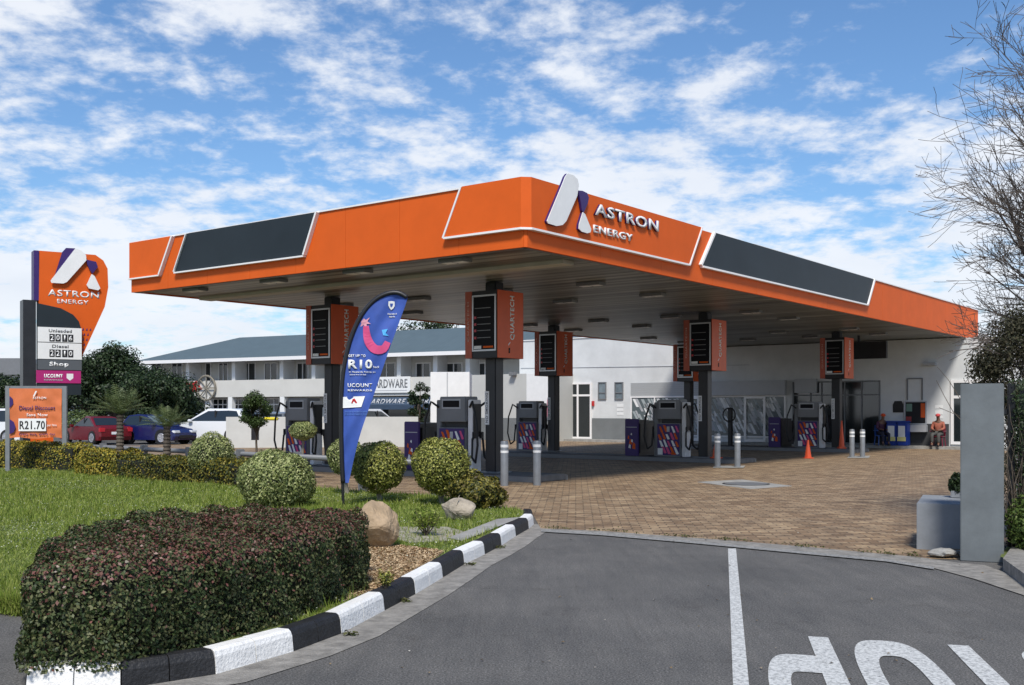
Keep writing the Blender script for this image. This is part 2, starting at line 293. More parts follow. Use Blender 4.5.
def text(s, w, h, depth, mapf, name, material, parent=None, bold=.0, spc=1.1):
    """fits the words into w x h, centred on the origin of the map; mapf(x,y,t)"""
    c = bpy.data.curves.new(name, 'FONT'); c.body = s; c.align_x = 'CENTER'; c.align_y = 'CENTER'; c.offset = bold; c.resolution_u = 3; c.space_character = spc
    o = bpy.data.objects.new(name, c); COL.objects.link(o); bpy.context.view_layer.update()
    me = bpy.data.meshes.new_from_object(o.evaluated_get(bpy.context.evaluated_depsgraph_get())); bpy.data.objects.remove(o); bpy.data.curves.remove(c)
    co = np.array([v.co[:] for v in me.vertices]); lo = co.min(0); hi = co.max(0); mid = (lo+hi)/2; sx = w/(hi[0]-lo[0]); sy = h/(hi[1]-lo[1])
    bm = bmesh.new(); bm.from_mesh(me)
    r = bmesh.ops.extrude_face_region(bm, geom=bm.faces[:]); top = {v for v in r['geom'] if isinstance(v, bmesh.types.BMVert)}
    for v in bm.verts:
        x = (v.co.x-mid[0])*sx; y = (v.co.y-mid[1])*sy; v.co = Vector(mapf(x, y, depth if v in top else 0))
    bmesh.ops.recalc_face_normals(bm, faces=bm.faces[:]); bm.to_mesh(me); bm.free(); me.materials.clear(); me.materials.append(material); me.name = name
    for p in me.polygons: p.material_index = 0
    o = bpy.data.objects.new(name, me); COL.objects.link(o)
    if parent: o.parent = parent
    return o
def face_ny(x0, z0, y0):       # map on a face looking to local -y, proud of y0
    return lambda a, b, t: (x0+a, y0-t, z0+b)
def face_px(y0, z0, x0):       # map on a face looking to local +x
    return lambda a, b, t: (x0+t, y0+a, z0+b)
# leaves
def leafobj(name, P, Nn, size, mats, parent=None, mi=None, aspect=.55, spread=.9):
    n = len(P); P = np.asarray(P); Nn = np.asarray(Nn)+rng.normal(0, spread*.55, (n, 3)); Nn /= np.linalg.norm(Nn, axis=1)[:, None]+1e-9
    a = rng.normal(0, 1, (n, 3)); t = a-Nn*(a*Nn).sum(1)[:, None]; t /= np.linalg.norm(t, axis=1)[:, None]+1e-9; b = np.cross(Nn, t)
    sz = (size*rng.uniform(.6, 1.3, n))[:, None]; fold = Nn*sz*.18
    V = np.stack([P-t*sz*.5, P+b*sz*.5*aspect+fold, P+t*sz*.5, P-b*sz*.5*aspect+fold], 1).reshape(-1, 3)
    me = bpy.data.meshes.new(name); me.vertices.add(4*n); me.vertices.foreach_set('co', V.ravel().astype(np.float32)); me.loops.add(4*n); me.loops.foreach_set('vertex_index', np.arange(4*n, dtype=np.int32))
    me.polygons.add(n); me.polygons.foreach_set('loop_start', np.arange(0, 4*n, 4, dtype=np.int32)); me.polygons.foreach_set('loop_total', np.full(n, 4, np.int32))
    for m in (mats if isinstance(mats, list) else [mats]): me.materials.append(m)
    if mi is not None: me.polygons.foreach_set('material_index', np.asarray(mi, np.int32))
    me.update(); me.validate(); o = bpy.data.objects.new(name, me); COL.objects.link(o)
    if parent: o.parent = parent
    return o
def sphere_pts(n): a = rng.normal(0, 1, (n, 3)); return a/np.linalg.norm(a, axis=1)[:, None]
# ---------------------------------------------------------------- ground
A = (.26, 19.8); TH = math.atan2(-.606, .796)
SF = Frame(A, TH)     # site frame: x runs along the long-side normal, y along the long side of the canopy
def sheet(name, pts, z, m, kind='structure', thick=None):
    b = MB()
    if thick: b.prism(pts, lambda x, y, t: (x, y, t), z-thick, z)
    else: b.add([(x, y, z) for x, y in pts], [list(range(len(pts)))])
    o = b.build(name, m); tag(o, kind=kind); return o
sheet('ground', [(-400, -60), (400, -60), (400, 700), (-400, 700)], 0, M['asphalt'])
kpx = [(341.7, 634), (384.8, 611), (415.7, 594.5), (443, 578), (464.5, 564.6), (485, 554.7), (501.7, 545.7), (516, 536.4), (529, 529)]
kfar = [gp(*p) for p in kpx]; knear = [gp(121, 690), gp(216, 675), gp(294, 652)]
nose = [gp(534, 524.5), gp(533, 519)]
left = [(-4.9, 8.55), (-4.3, 8.5), (-3.6, 8.25), (-3.3, 7.4), (-3.05, 6.7), (-2.85, 6.2)]
kall = left+knear+kfar+nose     # ordered along the road
# forecourt of clay pavers
front = [gp(*p) for p in [(541, 529), (600, 531.5), (680, 537.5), (728, 541), (800, 547), (886, 555), (925, 559)]]
fore = front+[gp(962, 560), (6.3, 13.2), (19.6, 41.3), SF.w(4, 31)[:2], SF.w(-34, 31)[:2], SF.w(-30, -2.3)[:2], SF.w(-8, -2.2)[:2], SF.w(-1.5, -2.5)[:2], gp(533, 515)]
sheet('forecourt', [(p[0], p[1]) for p in fore], .006, M['bricks'])
def strip(name, line, w, z, m, thick=None):
    L = [Vector(p).to_2d() if len(p) > 2 else Vector(p) for p in line]; out = []
    for i, p in enumerate(L):
        t = (L[min(i+1, len(L)-1)]-L[max(i-1, 0)]).normalized(); out.append(p+Vector((t.y, -t.x))*w)
    b = MB(); n = len(L); vs = [(p.x, p.y, z) for p in L]+[(p.x, p.y, z) for p in out]
    b.add(vs, [(i, i+1, n+i+1, n+i) for i in range(n-1)]); o = b.build(name, m); tag(o, kind='structure'); return o
strip('kerb_gutter', kall[5:-1], .30, .005, M['concrete2'])
edge_px = [(541, 531), (600, 534.5), (680, 541.5), (728, 546), (800, 553), (886, 561), (934, 569), (975, 580), (1023, 596), (1075, 625)]
b = MB(); up = front+[gp(946, 562), gp(985, 566), gp(1023, 580), gp(1085, 600)]; up = up[:6]+[gp(920, 558)]+up[7:]
ed = [gp(*p) for p in edge_px]; n = 10
up = (up+[up[-1]])[:n]
b.add([(x, y, .010) for x, y in up]+[(x, y, .010) for x, y in ed], [(i, i+1, n+i+1, n+i) for i in range(n-1)]); tag(b.build('driveway_apron', M['concrete2'], fixn=False), kind='structure')
b = MB(); pts = [gp(541, 530.3)]+[gp(x, y-.8) for x, y in edge_px[1:7]]; pe = [gp(x, y+1.6) for x, y in edge_px[:7]]
b.add([(x, y, .014) for x, y in pts]+[(x, y, .014) for x, y in pe], [(i, i+1, 8+i, 7+i) for i in range(6)]); tag(b.build('apron_edge_line', worn((.36, .35, .32), 'worn edge line', .42, .6), fixn=False), kind='structure')
# lane line and STOP marking read from the opposite direction
b = MB(); a1 = gp(728, 549); a2 = gp(736, 549); dirl = Vector((-1.23, -6.24)).normalized(); a1 = Vector(a1); a2 = Vector(a2); e1 = Vector(gp(733, 685)); e2 = Vector(gp(749, 685))
e1 = a1+(e1-a1)*1.6; e2 = a2+(e2-a2)*1.6
b.add([(a1.x, a1.y, .006), (a2.x, a2.y, .006), (e2.x, e2.y, .006), (e1.x, e1.y, .006)], [(0, 1, 2, 3)]); tag(b.build('lane_line', M['roadpaint'], fixn=False), kind='structure')
O0 = Vector(gp(818, 637.6)); WX = Vector((.958, -.287)); LY = Vector((-.193, -.981))
def mark(polys):
    b = MB()
    for k, P in enumerate(polys):
        b.add([(*(O0+WX*x+LY*y), .006) for x, y in P], [list(range(len(P)))])
    return b
def ring(cx, cy, rx, ry, w, wy, a0, a1, n=26, sq=.62):
    out = []
    def pt(a, f, g):
        c, s_ = math.cos(a), math.sin(a); return (cx+math.copysign(abs(c)**sq, c)*(rx-f), cy+math.copysign(abs(s_)**sq, s_)*(ry-g))
    for i in range(n):
        t0 = a0+(a1-a0)*i/n; t1 = a0+(a1-a0)*(i+1)/n
        out.append([pt(t0, 0, 0), pt(t1, 0, 0), pt(t1, w, wy), pt(t0, w, wy)])
    return out
polys = [[(-.07, 0), (.07, 0), (.07, 3.0), (-.07, 3.0)]]
polys += [[(-.0705, .62), (-.0705, 1.1), (-.20, 1.1), (-.20, .62)], [(-.0705, 2.45), (-.0705, 2.9), (-.20, 2.9), (-.20, 2.45)]]
polys += ring(-.20, 1.76, .21, 1.14, .13, .48, PI/2, 3*PI/2)
polys += ring(.43, 1.5, .26, 1.5, .13, .48, 0, 2*PI, 48)
polys += [[(.87, 0), (1.01, 0), (1.01, 2.5), (.87, 2.5)], [(.70, 2.501), (1.18, 2.501), (1.18, 3.0), (.70, 3.0)]]
polys += ring(1.52, .78, .26, .78, .13, .42, -PI, PI/2)+ring(1.52, 2.2, .26, .78, .13, .42, -PI/2, -PI*1.4)
tag(mark(polys).build('stop_road_marking', M['roadpaint'], fixn=False), kind='structure')
# garden bed, kerb
def inset(line, w):
    L = [Vector(p) for p in line]; out = []
    for i, p in enumerate(L):
        t = (L[min(i+1, len(L)-1)]-L[max(i-1, 0)]).normalized(); out.append(p-Vector((t.y, -t.x))*w)
    return out
kin = inset(kall, .15)
bed = [tuple(p) for p in kin]+[SF.w(-.6, -1.9)[:2], SF.w(-12, -1.75)[:2], SF.w(-40, -1.75)[:2], (-45, 25), (-9, 9.2)]
sheet('lawn', bed, .135, M['lawn'], thick=.14)
mul = [gp(340, 602, .14), gp(384, 588, .14), gp(430, 562, .14), gp(445, 551, .14), gp(405, 546, .14), gp(370, 545, .14), gp(345, 555, .14), gp(320, 570, .14)]
sheet('mulch_bed', mul, .142, M['mulch'])
sheet('garden_slab', [gp(448, 538, .15), gp(497, 519, .15), gp(522, 517, .15), gp(512, 521, .15), gp(485, 532, .15), gp(462, 541, .15)], .152, M['concrete'])
sheet('worn_path', [gp(385, 537, .14), gp(400, 527, .14), gp(447, 527, .14), gp(470, 533, .14), gp(455, 541, .14), gp(410, 543, .14)], .144, ground_mix('stony dust', (.14, .15, .06), (.3, .27, .2), (.42, .4, .34), 9))
kt = thing('painted_kerb', (0, 0, 0), 0, 'low kerb painted in black and white blocks along the driveway edge', 'kerb')
kout = [Vector(p) for p in kall]; cols = []
segs = []; iw = 0
bounds = list(range(len(kall)))
colour = {}
start = len(left)-1        # index of last left point; the block left[-1]..knear[0] is white
for i in range(len(kall)-1):
    k = i-start
    colour[i] = 'w' if (k % 2 == 0) else 'b'
for i in range(2, len(kall)-1):
    p0, p1, q0, q1 = kout[i], kout[i+1], kin[i], kin[i+1]; h = .155; b = MB(); r = .03; g = .004
    t = (p1-p0).normalized(); L = (p1-p0).length; nsub = 2 if L > .32 else 1
    for j in range(nsub):
        f0 = j/nsub+g/L; f1 = (j+1)/nsub-g/L; P = []
        for f in (f0, f1):
            a_ = p0.lerp(p1, f); c_ = q0.lerp(q1, f); n_ = (c_-a_); jit = random.uniform(-.002, .002)
            P.append([(a_.x, a_.y, 0), (*(a_+n_*.08), h-.045), (*(a_+n_*.16), h-.015+jit), (*(a_+n_*.3), h), (*(a_+n_*.92), h+jit), (c_.x, c_.y, h-.02), (c_.x, c_.y, 0)])
        nn = 7; b.add(P[0]+P[1], [list(range(nn)), list(range(2*nn-1, nn-1, -1))]+[(z, z+1, z+1+nn, z+nn) for z in range(nn-1)])
    b.build('kerb_block', M['kerbw'] if colour[i] == 'w' else M['kerbb'], kt)
# right hand kerb of rough concrete
b = MB(); rk = [gp(1003, 571), gp(1030, 592), gp(1075, 622)]; ri = [gp(1012, 560), gp(1052, 575), gp(1110, 600)]
for i in range(2):
    b.add([(*rk[i], 0), (*rk[i+1], 0), (*ri[i+1], 0), (*ri[i], 0), (*rk[i], .13), (*rk[i+1], .13), (*ri[i+1], .15), (*ri[i], .15)], [(0, 1, 5, 4), (1, 2, 6, 5), (2, 3, 7, 6), (3, 0, 4, 7), (4, 5, 6, 7)])
tag(b.build('concrete_kerb', M['concrete2']), 'bare rough concrete kerb at the foot of the weeds on the right', 'kerb')
sheet('verge', [gp(1000, 566), gp(1030, 575), gp(1100, 600), (12, 10), (24, 40), (19.9, 41), (6.7, 13.6), (5.6, 12.0)], .10, M['lawn'])
# manhole
mt = thing('manhole', (*gp(746, 484.5), 0), TH, 'round dark manhole cover in a pale concrete slab in the forecourt', 'manhole')
MF = Frame(gp(746, 484.5), TH)
lp = [(-.7, -2.1), (1.1, -1.5), (1.1, 1.6), (-.9, 1.2)]
MBq = MB(); MBq.prism([tuple(Vector(gp(*p))-Vector(gp(746, 484.5))) for p in [(697, 482.5), (742, 480), (792, 486.5), (750, 489.5)]], lambda x, y, t: (MF.c*x+MF.s*y, -MF.s*x+MF.c*y, t), .004, .014); MBq.build('slab', M['concrete'], mt)
MB().lathe([(.47, .012), (.47, .024), (.43, .026), (.05, .026)], 32).build('cover', M['greymid'], mt); MB().lathe([(.52, .012), (.52, .02), (.48, .02)], 32).build('cover_ring', M['black'], mt)
# ---------------------------------------------------------------- canopy
CW, CL, Z0, Z1 = 12.75, 33.0, 4.7, 5.97; ch = .05
can = thing('station_canopy', (*A, 0), TH, 'huge orange filling station canopy with slatted ceiling on black columns', 'canopy')
MB().add([(-CW+.1, .1, Z0+.03), (-.1, .1, Z0+.03), (-.1, CL-.1, Z0+.03), (-CW+.1, CL-.1, Z0+.03)], [(0, 1, 2, 3)]).build('ceiling', M['soffit'], can)
MB().box(-CW+.15, -.15, .15, CL-.15, Z1-.25, Z1-.15).build('roof_deck', M['greylt'], can)
b = MB()        # fascia: sheets with open seams on a backing
def seg_panels(b, p0, p1, n, z0, z1, t=.06):
    p0 = Vector(p0); p1 = Vector(p1); d = (p1-p0); L = d.length; d.normalize(); nr = Vector((d.y, -d.x))
    for i in range(n):
        a = p0+d*(L*i/n+.004); c = p0+d*(L*(i+1)/n-.004)
        q = [a, c, c-nr*t, a-nr*t]; b.add([(v.x, v.y, z0) for v in q]+[(v.x, v.y, z1) for v in q], [(0, 1, 2, 3), (4, 5, 6, 7), (0, 1, 5, 4), (1, 2, 6, 5), (2, 3, 7, 6), (3, 0, 4, 7)])
seg_panels(b, (-CW, 0), (-ch, 0), 8, Z0, Z1); seg_panels(b, (-ch, 0), (0, ch), 1, Z0, Z1); seg_panels(b, (0, ch), (0, CL), 13, Z0, Z1)
seg_panels(b, (0, CL), (-CW, CL), 5, Z0, Z1); seg_panels(b, (-CW, CL), (-CW, 0), 13, Z0, Z1)
b.build('fascia', M['orange'], can)
b = MB(); b.box(-CW+.07, -ch-.1, .08, .12, Z0+.05, Z1-.03); b.box(-.12, -.08, ch+.1, CL-.07, Z0+.05, Z1-.03); b.build('fascia_backing', M['dark'], can)
b = MB(); b.box(-CW-.02, -1.55, -.03, .2, Z1+.002, Z1+.035); b.box(-.2, .03, 10.0, CL, Z1+.002, Z1+.035); b.box(-CW-.02, -CW+.2, .2, CL, Z1+.002, Z1+.035); b.build('top_flashing', M['trim'], can)
b = MB(); b.box(-CW+.2, -.5, 1.95, 2.35, Z0-.05, Z0+.028); b.build('ceiling_beam', mat('beam paint', (.46, .44, .38), .6, .1, 2), can)
b = MB(); b.box(-.16, -.062, ch+.1, CL-.1, Z0-.012, Z0+.1); b.box(-CW+.07, -ch-.08, .062, .16, Z0-.012, Z0+.1); b.build('drip_edge', M['greymid'], can)
def trimline(b, fr, p, q, w=.035, t0=.0, t1=.1):
    p = Vector(p); q = Vector(q); d = (q-p).normalized(); n = Vector((-d.y, d.x))*w/2; b.prism([tuple(p-n), tuple(q-n), tuple(q+n), tuple(p+n)], fr, t0, t1)
fa = face_ny(0, 0, 0); fb = face_px(0, 0, 0)
HA = lambda x, y: SF.hy(x, y, -.06); HB = lambda x, y: SF.hx(x, y, .06)
# grey panel on the short side, orange end panel, corner panel, grey panel on the long side
def panel(fr, P, name, m, t=.06, t0=.003): MB().prism(P, fr, t0, t).build(name, m, can)
Pg = [HA(187.4, 234), HA(317, 210.4), HA(304, 253.8), HA(174.8, 272.8)]
zt = Z1+.01; zb = (Pg[2][1]+Pg[3][1])/2; Pg = [(Pg[0][0], zt), (Pg[1][0], zt), (Pg[2][0], zb), (Pg[3][0], zb)]; panel(fa, Pg, 'grey_panel', M['slate'])
tr = MB(); trimline(tr, fa, Pg[1], Pg[2], .05); trimline(tr, fa, (Pg[2][0], zb-.028), (Pg[3][0], zb-.028)); trimline(tr, fa, (Pg[3][0]-.02, zb), (Pg[0][0]-.02, zt), .03)
Po = [(-CW, zt), (HA(172.7, 237.6)[0], zt), (HA(159.5, 274.8)[0], zb-.02), (-CW, zb-.02)]; panel(fa, Po, 'end_panel', M['orange'])
trimline(tr, fa, Po[1], Po[2], .05); trimline(tr, fa, (Po[2][0], Po[2][1]-.02), (Po[3][0], Po[3][1]-.02)); tr.build('panel_trim', M['trim'], can)
xa0 = HA(444.8, 237.4)[0]; xa1 = HA(463, 188)[0]; zc_ = 5.06; yb0 = HB(688, 262.3)[0]; yb1 = HB(700.5, 226.4)[0]; zt2 = Z1+.03; T = .09
c0 = ch+T*.41*0
b = MB(); b.prism([(xa0, zc_), (-ch, zc_), (-ch, zt2), (xa1, zt2)], fa, .003, T); b.prism([(ch, zc_), (yb0, zc_), (yb1, zt2), (ch, zt2)], fb, .003, T)
b.prism([(-ch, -.0), (0, ch), (T, ch), (-ch, -T)], lambda x, y, t: (x, y, t), zc_, zt2); b.build('corner_panel', M['orange'], can)
tr = MB(); trimline(tr, fa, (xa1-.02, zt2), (xa0-.02, zc_-.02), .04, 0, T+.02); trimline(tr, fa, (xa0, zc_-.022), (-ch, zc_-.022), .04, 0, T+.02); trimline(tr, fb, (ch, zc_-.022), (yb0, zc_-.022), .04, 0, T+.02); trimline(tr, fb, (yb0+.02, zc_-.03), (yb1+.02, zt2), .04, 0, T+.02)
tr.prism([(-ch, .0), (0, ch), (T+.02, ch), (-ch, -T-.02)], lambda x, y, t: (x, y, t), zc_-.042, zc_-.002); tr.build('panel_trim', M['trim'], can)
Pb = [HB(716, 230), HB(874, 276.6), HB(867, 303.4), HB(702.4, 266.2)]; zb2 = (Pb[2][1]+Pb[3][1])/2
Pb = [(Pb[0][0], zt), (Pb[1][0], zt), (Pb[2][0], zb2), (Pb[3][0], zb2)]; panel(fb, Pb, 'grey_panel', M['slate'])
tr = MB(); trimline(tr, fb, (Pb[0][0]-.05, zt), (Pb[3][0]-.05, zb2), .06, 0, .075); trimline(tr, fb, (Pb[3][0], zb2-.03), (Pb[2][0], zb2-.03), .045); trimline(tr, fb, (Pb[2][0]+.03, zb2-.03), (Pb[1][0]+.03, zt), .07); tr.build('panel_trim', M['trim'], can)
# logo and lettering on the corner panel, measured on the panel plane
def zz(x, y): return SF.hx(400+.332*x, 160+.332*y, T+.05)
lt = [zz(*p) for p in [(503, 41), (520, 46), (533, 58), (537, 75), (532, 108), (499, 184), (488, 196), (470, 199), (444, 191), (441, 184), (490, 66), (496, 50)]]
lp_ = [zz(*p) for p in [(535, 92), (548, 93), (562, 100), (567, 114), (564, 130), (551, 160), (546, 152), (541, 120)]]
lw = [zz(*p) for p in [(549, 157), (556, 164), (574, 208), (572, 218), (562, 221), (546, 216), (537, 207), (538, 194)]]
fbT = face_px(0, 0, T+.002)
MB().prism(lt, fbT, .051, .066).build('logo_leg', M['white'], can)
b = MB(); b.prism(lt, fbT, .0, .05); b.prism(lp_, fbT, .02, .065); b.prism(lw, fbT, 0, .05); b.build('logo_body', M['purple'], can)
MB().prism(lw, fbT, .051, .066).build('logo_foot', M['white'], can)
def word_b(s, x0, x1, ytop0, ybot0, bold, depth, m, off=0, back=None):
    y0, za = zz(x0, ytop0); _, zb_ = zz(x0, ybot0); y1, _ = zz(x1, ytop0); h = abs(za-zb_)
    return text(s, y1-y0, h, depth, face_px((y0+y1)/2, (za+zb_)/2, T+.002+off), 'lettering', m, can, bold), ((y0+y1)/2, (za+zb_)/2, y1-y0, h)
o, g_ = word_b('ASTRON', 588, 779, 129, 165, .022, .012, M['white'], .042)
text('ASTRON', g_[2], g_[3], .0415, face_px(g_[0]+.0, g_[1], T+.002), 'lettering_side', M['purple'], can, .022)
word_b('ENERGY', 587, 704, 194, 217, .015, .03, M['white'])
# columns with notices
cols_ = [(-3.98, 4.1), (-9.6, 4.1), (-3.63, 14.4), (-10.3, 15.6), (-3.3, 25.0), (-9.9, 25.2)]
for cx_, cy_ in cols_:
    c = MB().box(cx_-.16, cx_+.16, cy_-.16, cy_+.16, .1, Z0+.02, .02).build('column', M['column'], can)
    MB().box(cx_-.3, cx_+.3, cy_-.3, cy_+.3, .15, .18).build('base_plate', M['greymid'], c)
    b = MB().box(cx_-.155, cx_-.03, cy_-.175, cy_-.163, 1.3, 2.1); s_ = b.build('notice_strip', M['white'], c)
    text('NO SMOKING', .72, .07, .004, (lambda X, Y: lambda a, b_, t: (X-b_, Y-t, 1.7+a))(cx_-.093, cy_-.176), 'notice_text', M['greymid'], s_, .02)
# ceiling light fittings
for u in (2.2, 5.0, 7.8, 10.8):
    for v in (.55, 5.6, 8.6, 14.7, 17.6, 23.3, 26.6):
        b = MB().box(-u-.33, -u+.33, v-.16, v+.16, Z0-.05, Z0+.028, .01); l = b.build('ceiling_light', M['greymid'], can)
        MB().box(-u-.28, -u-.03, v-.1, v+.1, Z0-.058, Z0-.052).build('lens', M['trim'], l); MB().box(-u+.03, -u+.28, v-.1, v+.1, Z0-.058, Z0-.052).build('lens', M['trim'], l)
# ---------------------------------------------------------------- pump islands
isl0 = None
for v, lab in ((4.1, 'nearest raised concrete pump island under the canopy'), (14.6, 'middle raised concrete pump island under the canopy'), (25.1, 'raised concrete pump island closest to the shop')):
    x0, x1 = (-12.2, -2.3)
    if isl0 is None:
        isl0 = thing('pump_island', SF.w(0, v), TH, lab, 'pump island', 'pump islands')
        MB().box(x0, x1, -.6, .6, .0, .15, .02).build('island_base', mat('dark worn concrete', (.09, .09, .09), .8, .3, 3), isl0)
        MB().box(x0-.02, x1+.02, -.63, -.602, .0, .13).box(x0-.02, x1+.02, .602, .63, .0, .13).build('steel_edging', M['greymid'], isl0)
    else: dup(isl0, SF.w(0, v), TH, lab)
# ---------------------------------------------------------------- price boxes
pb0 = thing('price_box', SF.w(*cols_[0]), TH, 'x', 'price sign', 'price boxes on the canopy columns')
hu, hv, zb0, zb1 = .47, .49, 2.88, 4.47
MB().box(-hu, hu, -hv, hv, zb0, zb1, .01).build('housing', M['black'], pb0)
MB().box(hu+.002, hu+.02, -hv, hv, zb0, zb1).build('orange_panel', M['orange_dk'], pb0); MB().box(-hu-.02, -hu-.002, -hv, hv, zb0, zb1).build('orange_panel', M['orange_dk'], pb0)
fdm = mat('faded orange vinyl', (.42, .10, .06), .6, .2, 3); MB().box(-hu-.018, -hu+.18, -hv-.02, -hv-.002, zb0, zb1).build('faded_edge_panel', fdm, pb0); MB().box(hu-.18, hu+.018, hv+.002, hv+.02, zb0, zb1).build('faded_edge_panel', fdm, pb0)
fr_ = MB(); X0, X1, ZA, ZB = -hu+.2, hu-.02, zb0+.16, zb1-.1
fr_.box(X0, X0+.04, -hv-.03, -hv-.002, ZA, ZB).box(X1-.04, X1, -hv-.03, -hv-.002, ZA, ZB).box(X0+.041, X1-.041, -hv-.03, -hv-.002, ZA, ZA+.04).box(X0+.041, X1-.041, -hv-.03, -hv-.002, ZB-.04, ZB)
dsp = fr_.build('display_frame', M['steel'], pb0)
MB().box(X0+.042, X1-.042, -hv-.012, -hv-.003, ZA+.042, ZB-.042).build('display', M['screen'], dsp)
b = MB()
for i, z in enumerate((4.06, 3.84, 3.68, 3.53, 3.36)):
    b.box(-.12 if i else -.2, .28, -hv-.018, -hv-.013, z-.009, z+.009)
b.build('price_rows', M['greymid'], dsp)
b = MB(); b.box(-.22, .0, -hv-.018, -hv-.013, zb0+.215, zb0+.29); b.build('white_label', M['white'], dsp)
b = MB(); b.box(.06, .36, -hv-.018, -hv-.013, zb0+.235, zb0+.28); b.build('orange_label', M['orange'], dsp)
b = MB()
for i, z in enumerate((3.84, 3.68, 3.53, 3.36)): b.box(-.22, -.15, -hv-.018, -hv-.013, z-.03, z+.03)
b.build('grade_marks', M['tail'], dsp)
up_px = lambda Y, Z, X: (lambda a, b_, t: (X+t, Y-b_, Z+a))
text('QUARTECH', 1.05, .19, .006, up_px(.07, 3.84, hu+.021), 'lettering', M['white'], pb0, .03)
b = MB(); b.prism([(-.09, 3.18), (-.02, 3.24), (-.02, 3.27), (-.1, 3.2)], face_px(0, 0, hu+.021), 0, .006); b.build('emblem', M['white'], pb0)
text('1', .05, .12, .006, face_px(-.05, 3.06, hu+.021), 'pump_number', M['black'], pb0, .02)
up_ny = lambda X, Z, Y: (lambda a, b_, t: (X-b_, Y-t, Z+a))
text('QUARTECH', .95, .07, .004, up_ny(-hu+.08, 3.75, -hv-.021), 'edge_lettering', mat('faded lettering', (.6, .35, .3), .7), pb0, .02)
pblabs = ['orange QUARTECH price box with number 1 on the column nearest the camera', 'dull orange price box on the column behind the blue feather flag', 'orange price box on the middle column with two bollards at its foot', 'dark red price box in deep shade left of centre beneath the ceiling', 'bright orange price box on the far right column before the kiosk', 'shaded red price box mostly hidden behind the middle orange price box']
pb0['label'] = pblabs[0]
for (x, y), l in list(zip(cols_, pblabs))[1:]: dup(pb0, SF.w(x, y), TH, l)
# ---------------------------------------------------------------- fuel dispensers
def dispenser():
    r = thing('fuel_pump', (0, 0, 0), 0, 'x', 'fuel pump', 'fuel pumps on the islands')
    MB().box(-.42, .42, -.26, .26, .15, 1.22, .015).build('cabinet', M['greymid'], r)
    hd = MB().box(-.42, .42, -.24, .24, 1.36, 1.98, .02).build('head', mat('pump head enamel', (.19, .195, .2), .45, .1, 3), r)
    MB().box(-.34, .34, -.1, .1, 1.2, 1.38).build('head_support', M['black'], r)
    for sgn in (-1, 1):
        b = MB(); b.box(-.3, .22, sgn*.243, sgn*.25, 1.72, 1.88); b.build('screen', M['screen'], hd)
        b = MB(); b.box(-.34, .26, sgn*.241, sgn*.2425, 1.68, 1.92); b.build('screen_bezel', M['greylt'], hd)
        p = MB().box(-.40, .40, sgn*.262, sgn*.272, .2, 1.2).build('artwork_panel', M['purple'], r)
        rq = random.Random(4); groups_ = {'orange_shapes': (M['orange'], []), 'white_shapes': (M['white'], []), 'pink_shapes': (M['pink'], [])}
        for gy in range(4):
            for gx in range(5):
                if rq.random() < .9:
                    nm = rq.choice(('orange_shapes', 'white_shapes', 'white_shapes', 'orange_shapes', 'pink_shapes')); groups_[nm][1].append((-.385+gx*.145+(gy % 2)*.05, .24+gy*.23+rq.uniform(-.02, .02), rq.uniform(.07, .1), rq.uniform(.15, .24)))
        groups_['orange_shapes'][1].append((.08, .22, .2, .06))
        for nm, (m_, lst) in groups_.items():
            q = MB()
            for (x, z, w, h) in lst:
                x1_ = min(x+w+h*.4, .395); q.prism([(x, z+h), (x+w*.8, z+h), (x1_, z+.02), (x1_-w*.3, z), (x+h*.4, z)], lambda a, c_, t: (a, sgn*(.273+t), c_), 0, .004)
            q.build(nm, m_, p)
        MB().box(-.38, -.2, sgn*.28, sgn*.286, .21, .42).build('white_sticker', M['white'], p)
    for sx in (-1, 1):
        t = MB().box(sx*.43, sx*.58, -.17, .17, .15, 1.9, .015).build('hose_tower', M['trim'] if sx > 0 else M['greymid'], r)
        MB().box(sx*.581, sx*.6, -.15, .15, 1.0, 1.8, .01).build('nozzle_cover', M['black'], t)
        for q, sy in enumerate((-1, 1)):
            pts = [(sx*.5, sy*.18, 1.72), (sx*.66, sy*.28, 1.86), (sx*.82, sy*.32, 1.4), (sx*.86, sy*.32, .8), (sx*.76, sy*.28, .38), (sx*.62, sy*.24, .5), (sx*.6, sy*.2, .95)]
            vv = []
            for i in range(len(pts)-1):
                for k in range(4): f = k/4; vv.append(tuple(Vector(pts[i]).lerp(Vector(pts[i+1]), f)))
            vv.append(pts[-1]); MB().tube(vv, .028, 6).build('hose', M['rubber'], r, smooth=True)
            n_ = MB(); n_.tube([(sx*.6, sy*.2, .93), (sx*.62, sy*.12, 1.08), (sx*.6, sy*.05, 1.12)], [.03, .028, .014], 6).box(sx*.585, sx*.64, sy*.09, sy*.2, .96, 1.12, .01); n_.build('nozzle', M['black'], r)
    MB().box(-.05, .05, -.28, -.274, .95, 1.12).build('card_slot', M['greylt'], r)
    return r
d0 = dispenser(); dl = [((-5.1, 4.1), 'fuel pump behind the round topiary shrubs beside the nearest column'), ((-10.75, 4.1), 'fuel pump left of the blue feather flag beside the low white wall'), ((-4.85, 14.5), 'fuel pump left of the middle column with purple and orange artwork'), ((-11.3, 15.6), 'fuel pump in front of the glazed shop side door'), ((-4.4, 25.0), 'fuel pump by the far right column with a traffic cone before it'), ((-11.0, 25.2), 'fuel pump mostly hidden behind the middle pump before the patterned shopfront')]
for i, ((x, y), l) in enumerate(dl):
    if i == 0: d0.location = SF.w(x, y); d0.rotation_euler = (0, 0, TH); d0['label'] = l
    else: dup(d0, SF.w(x, y), TH, l)
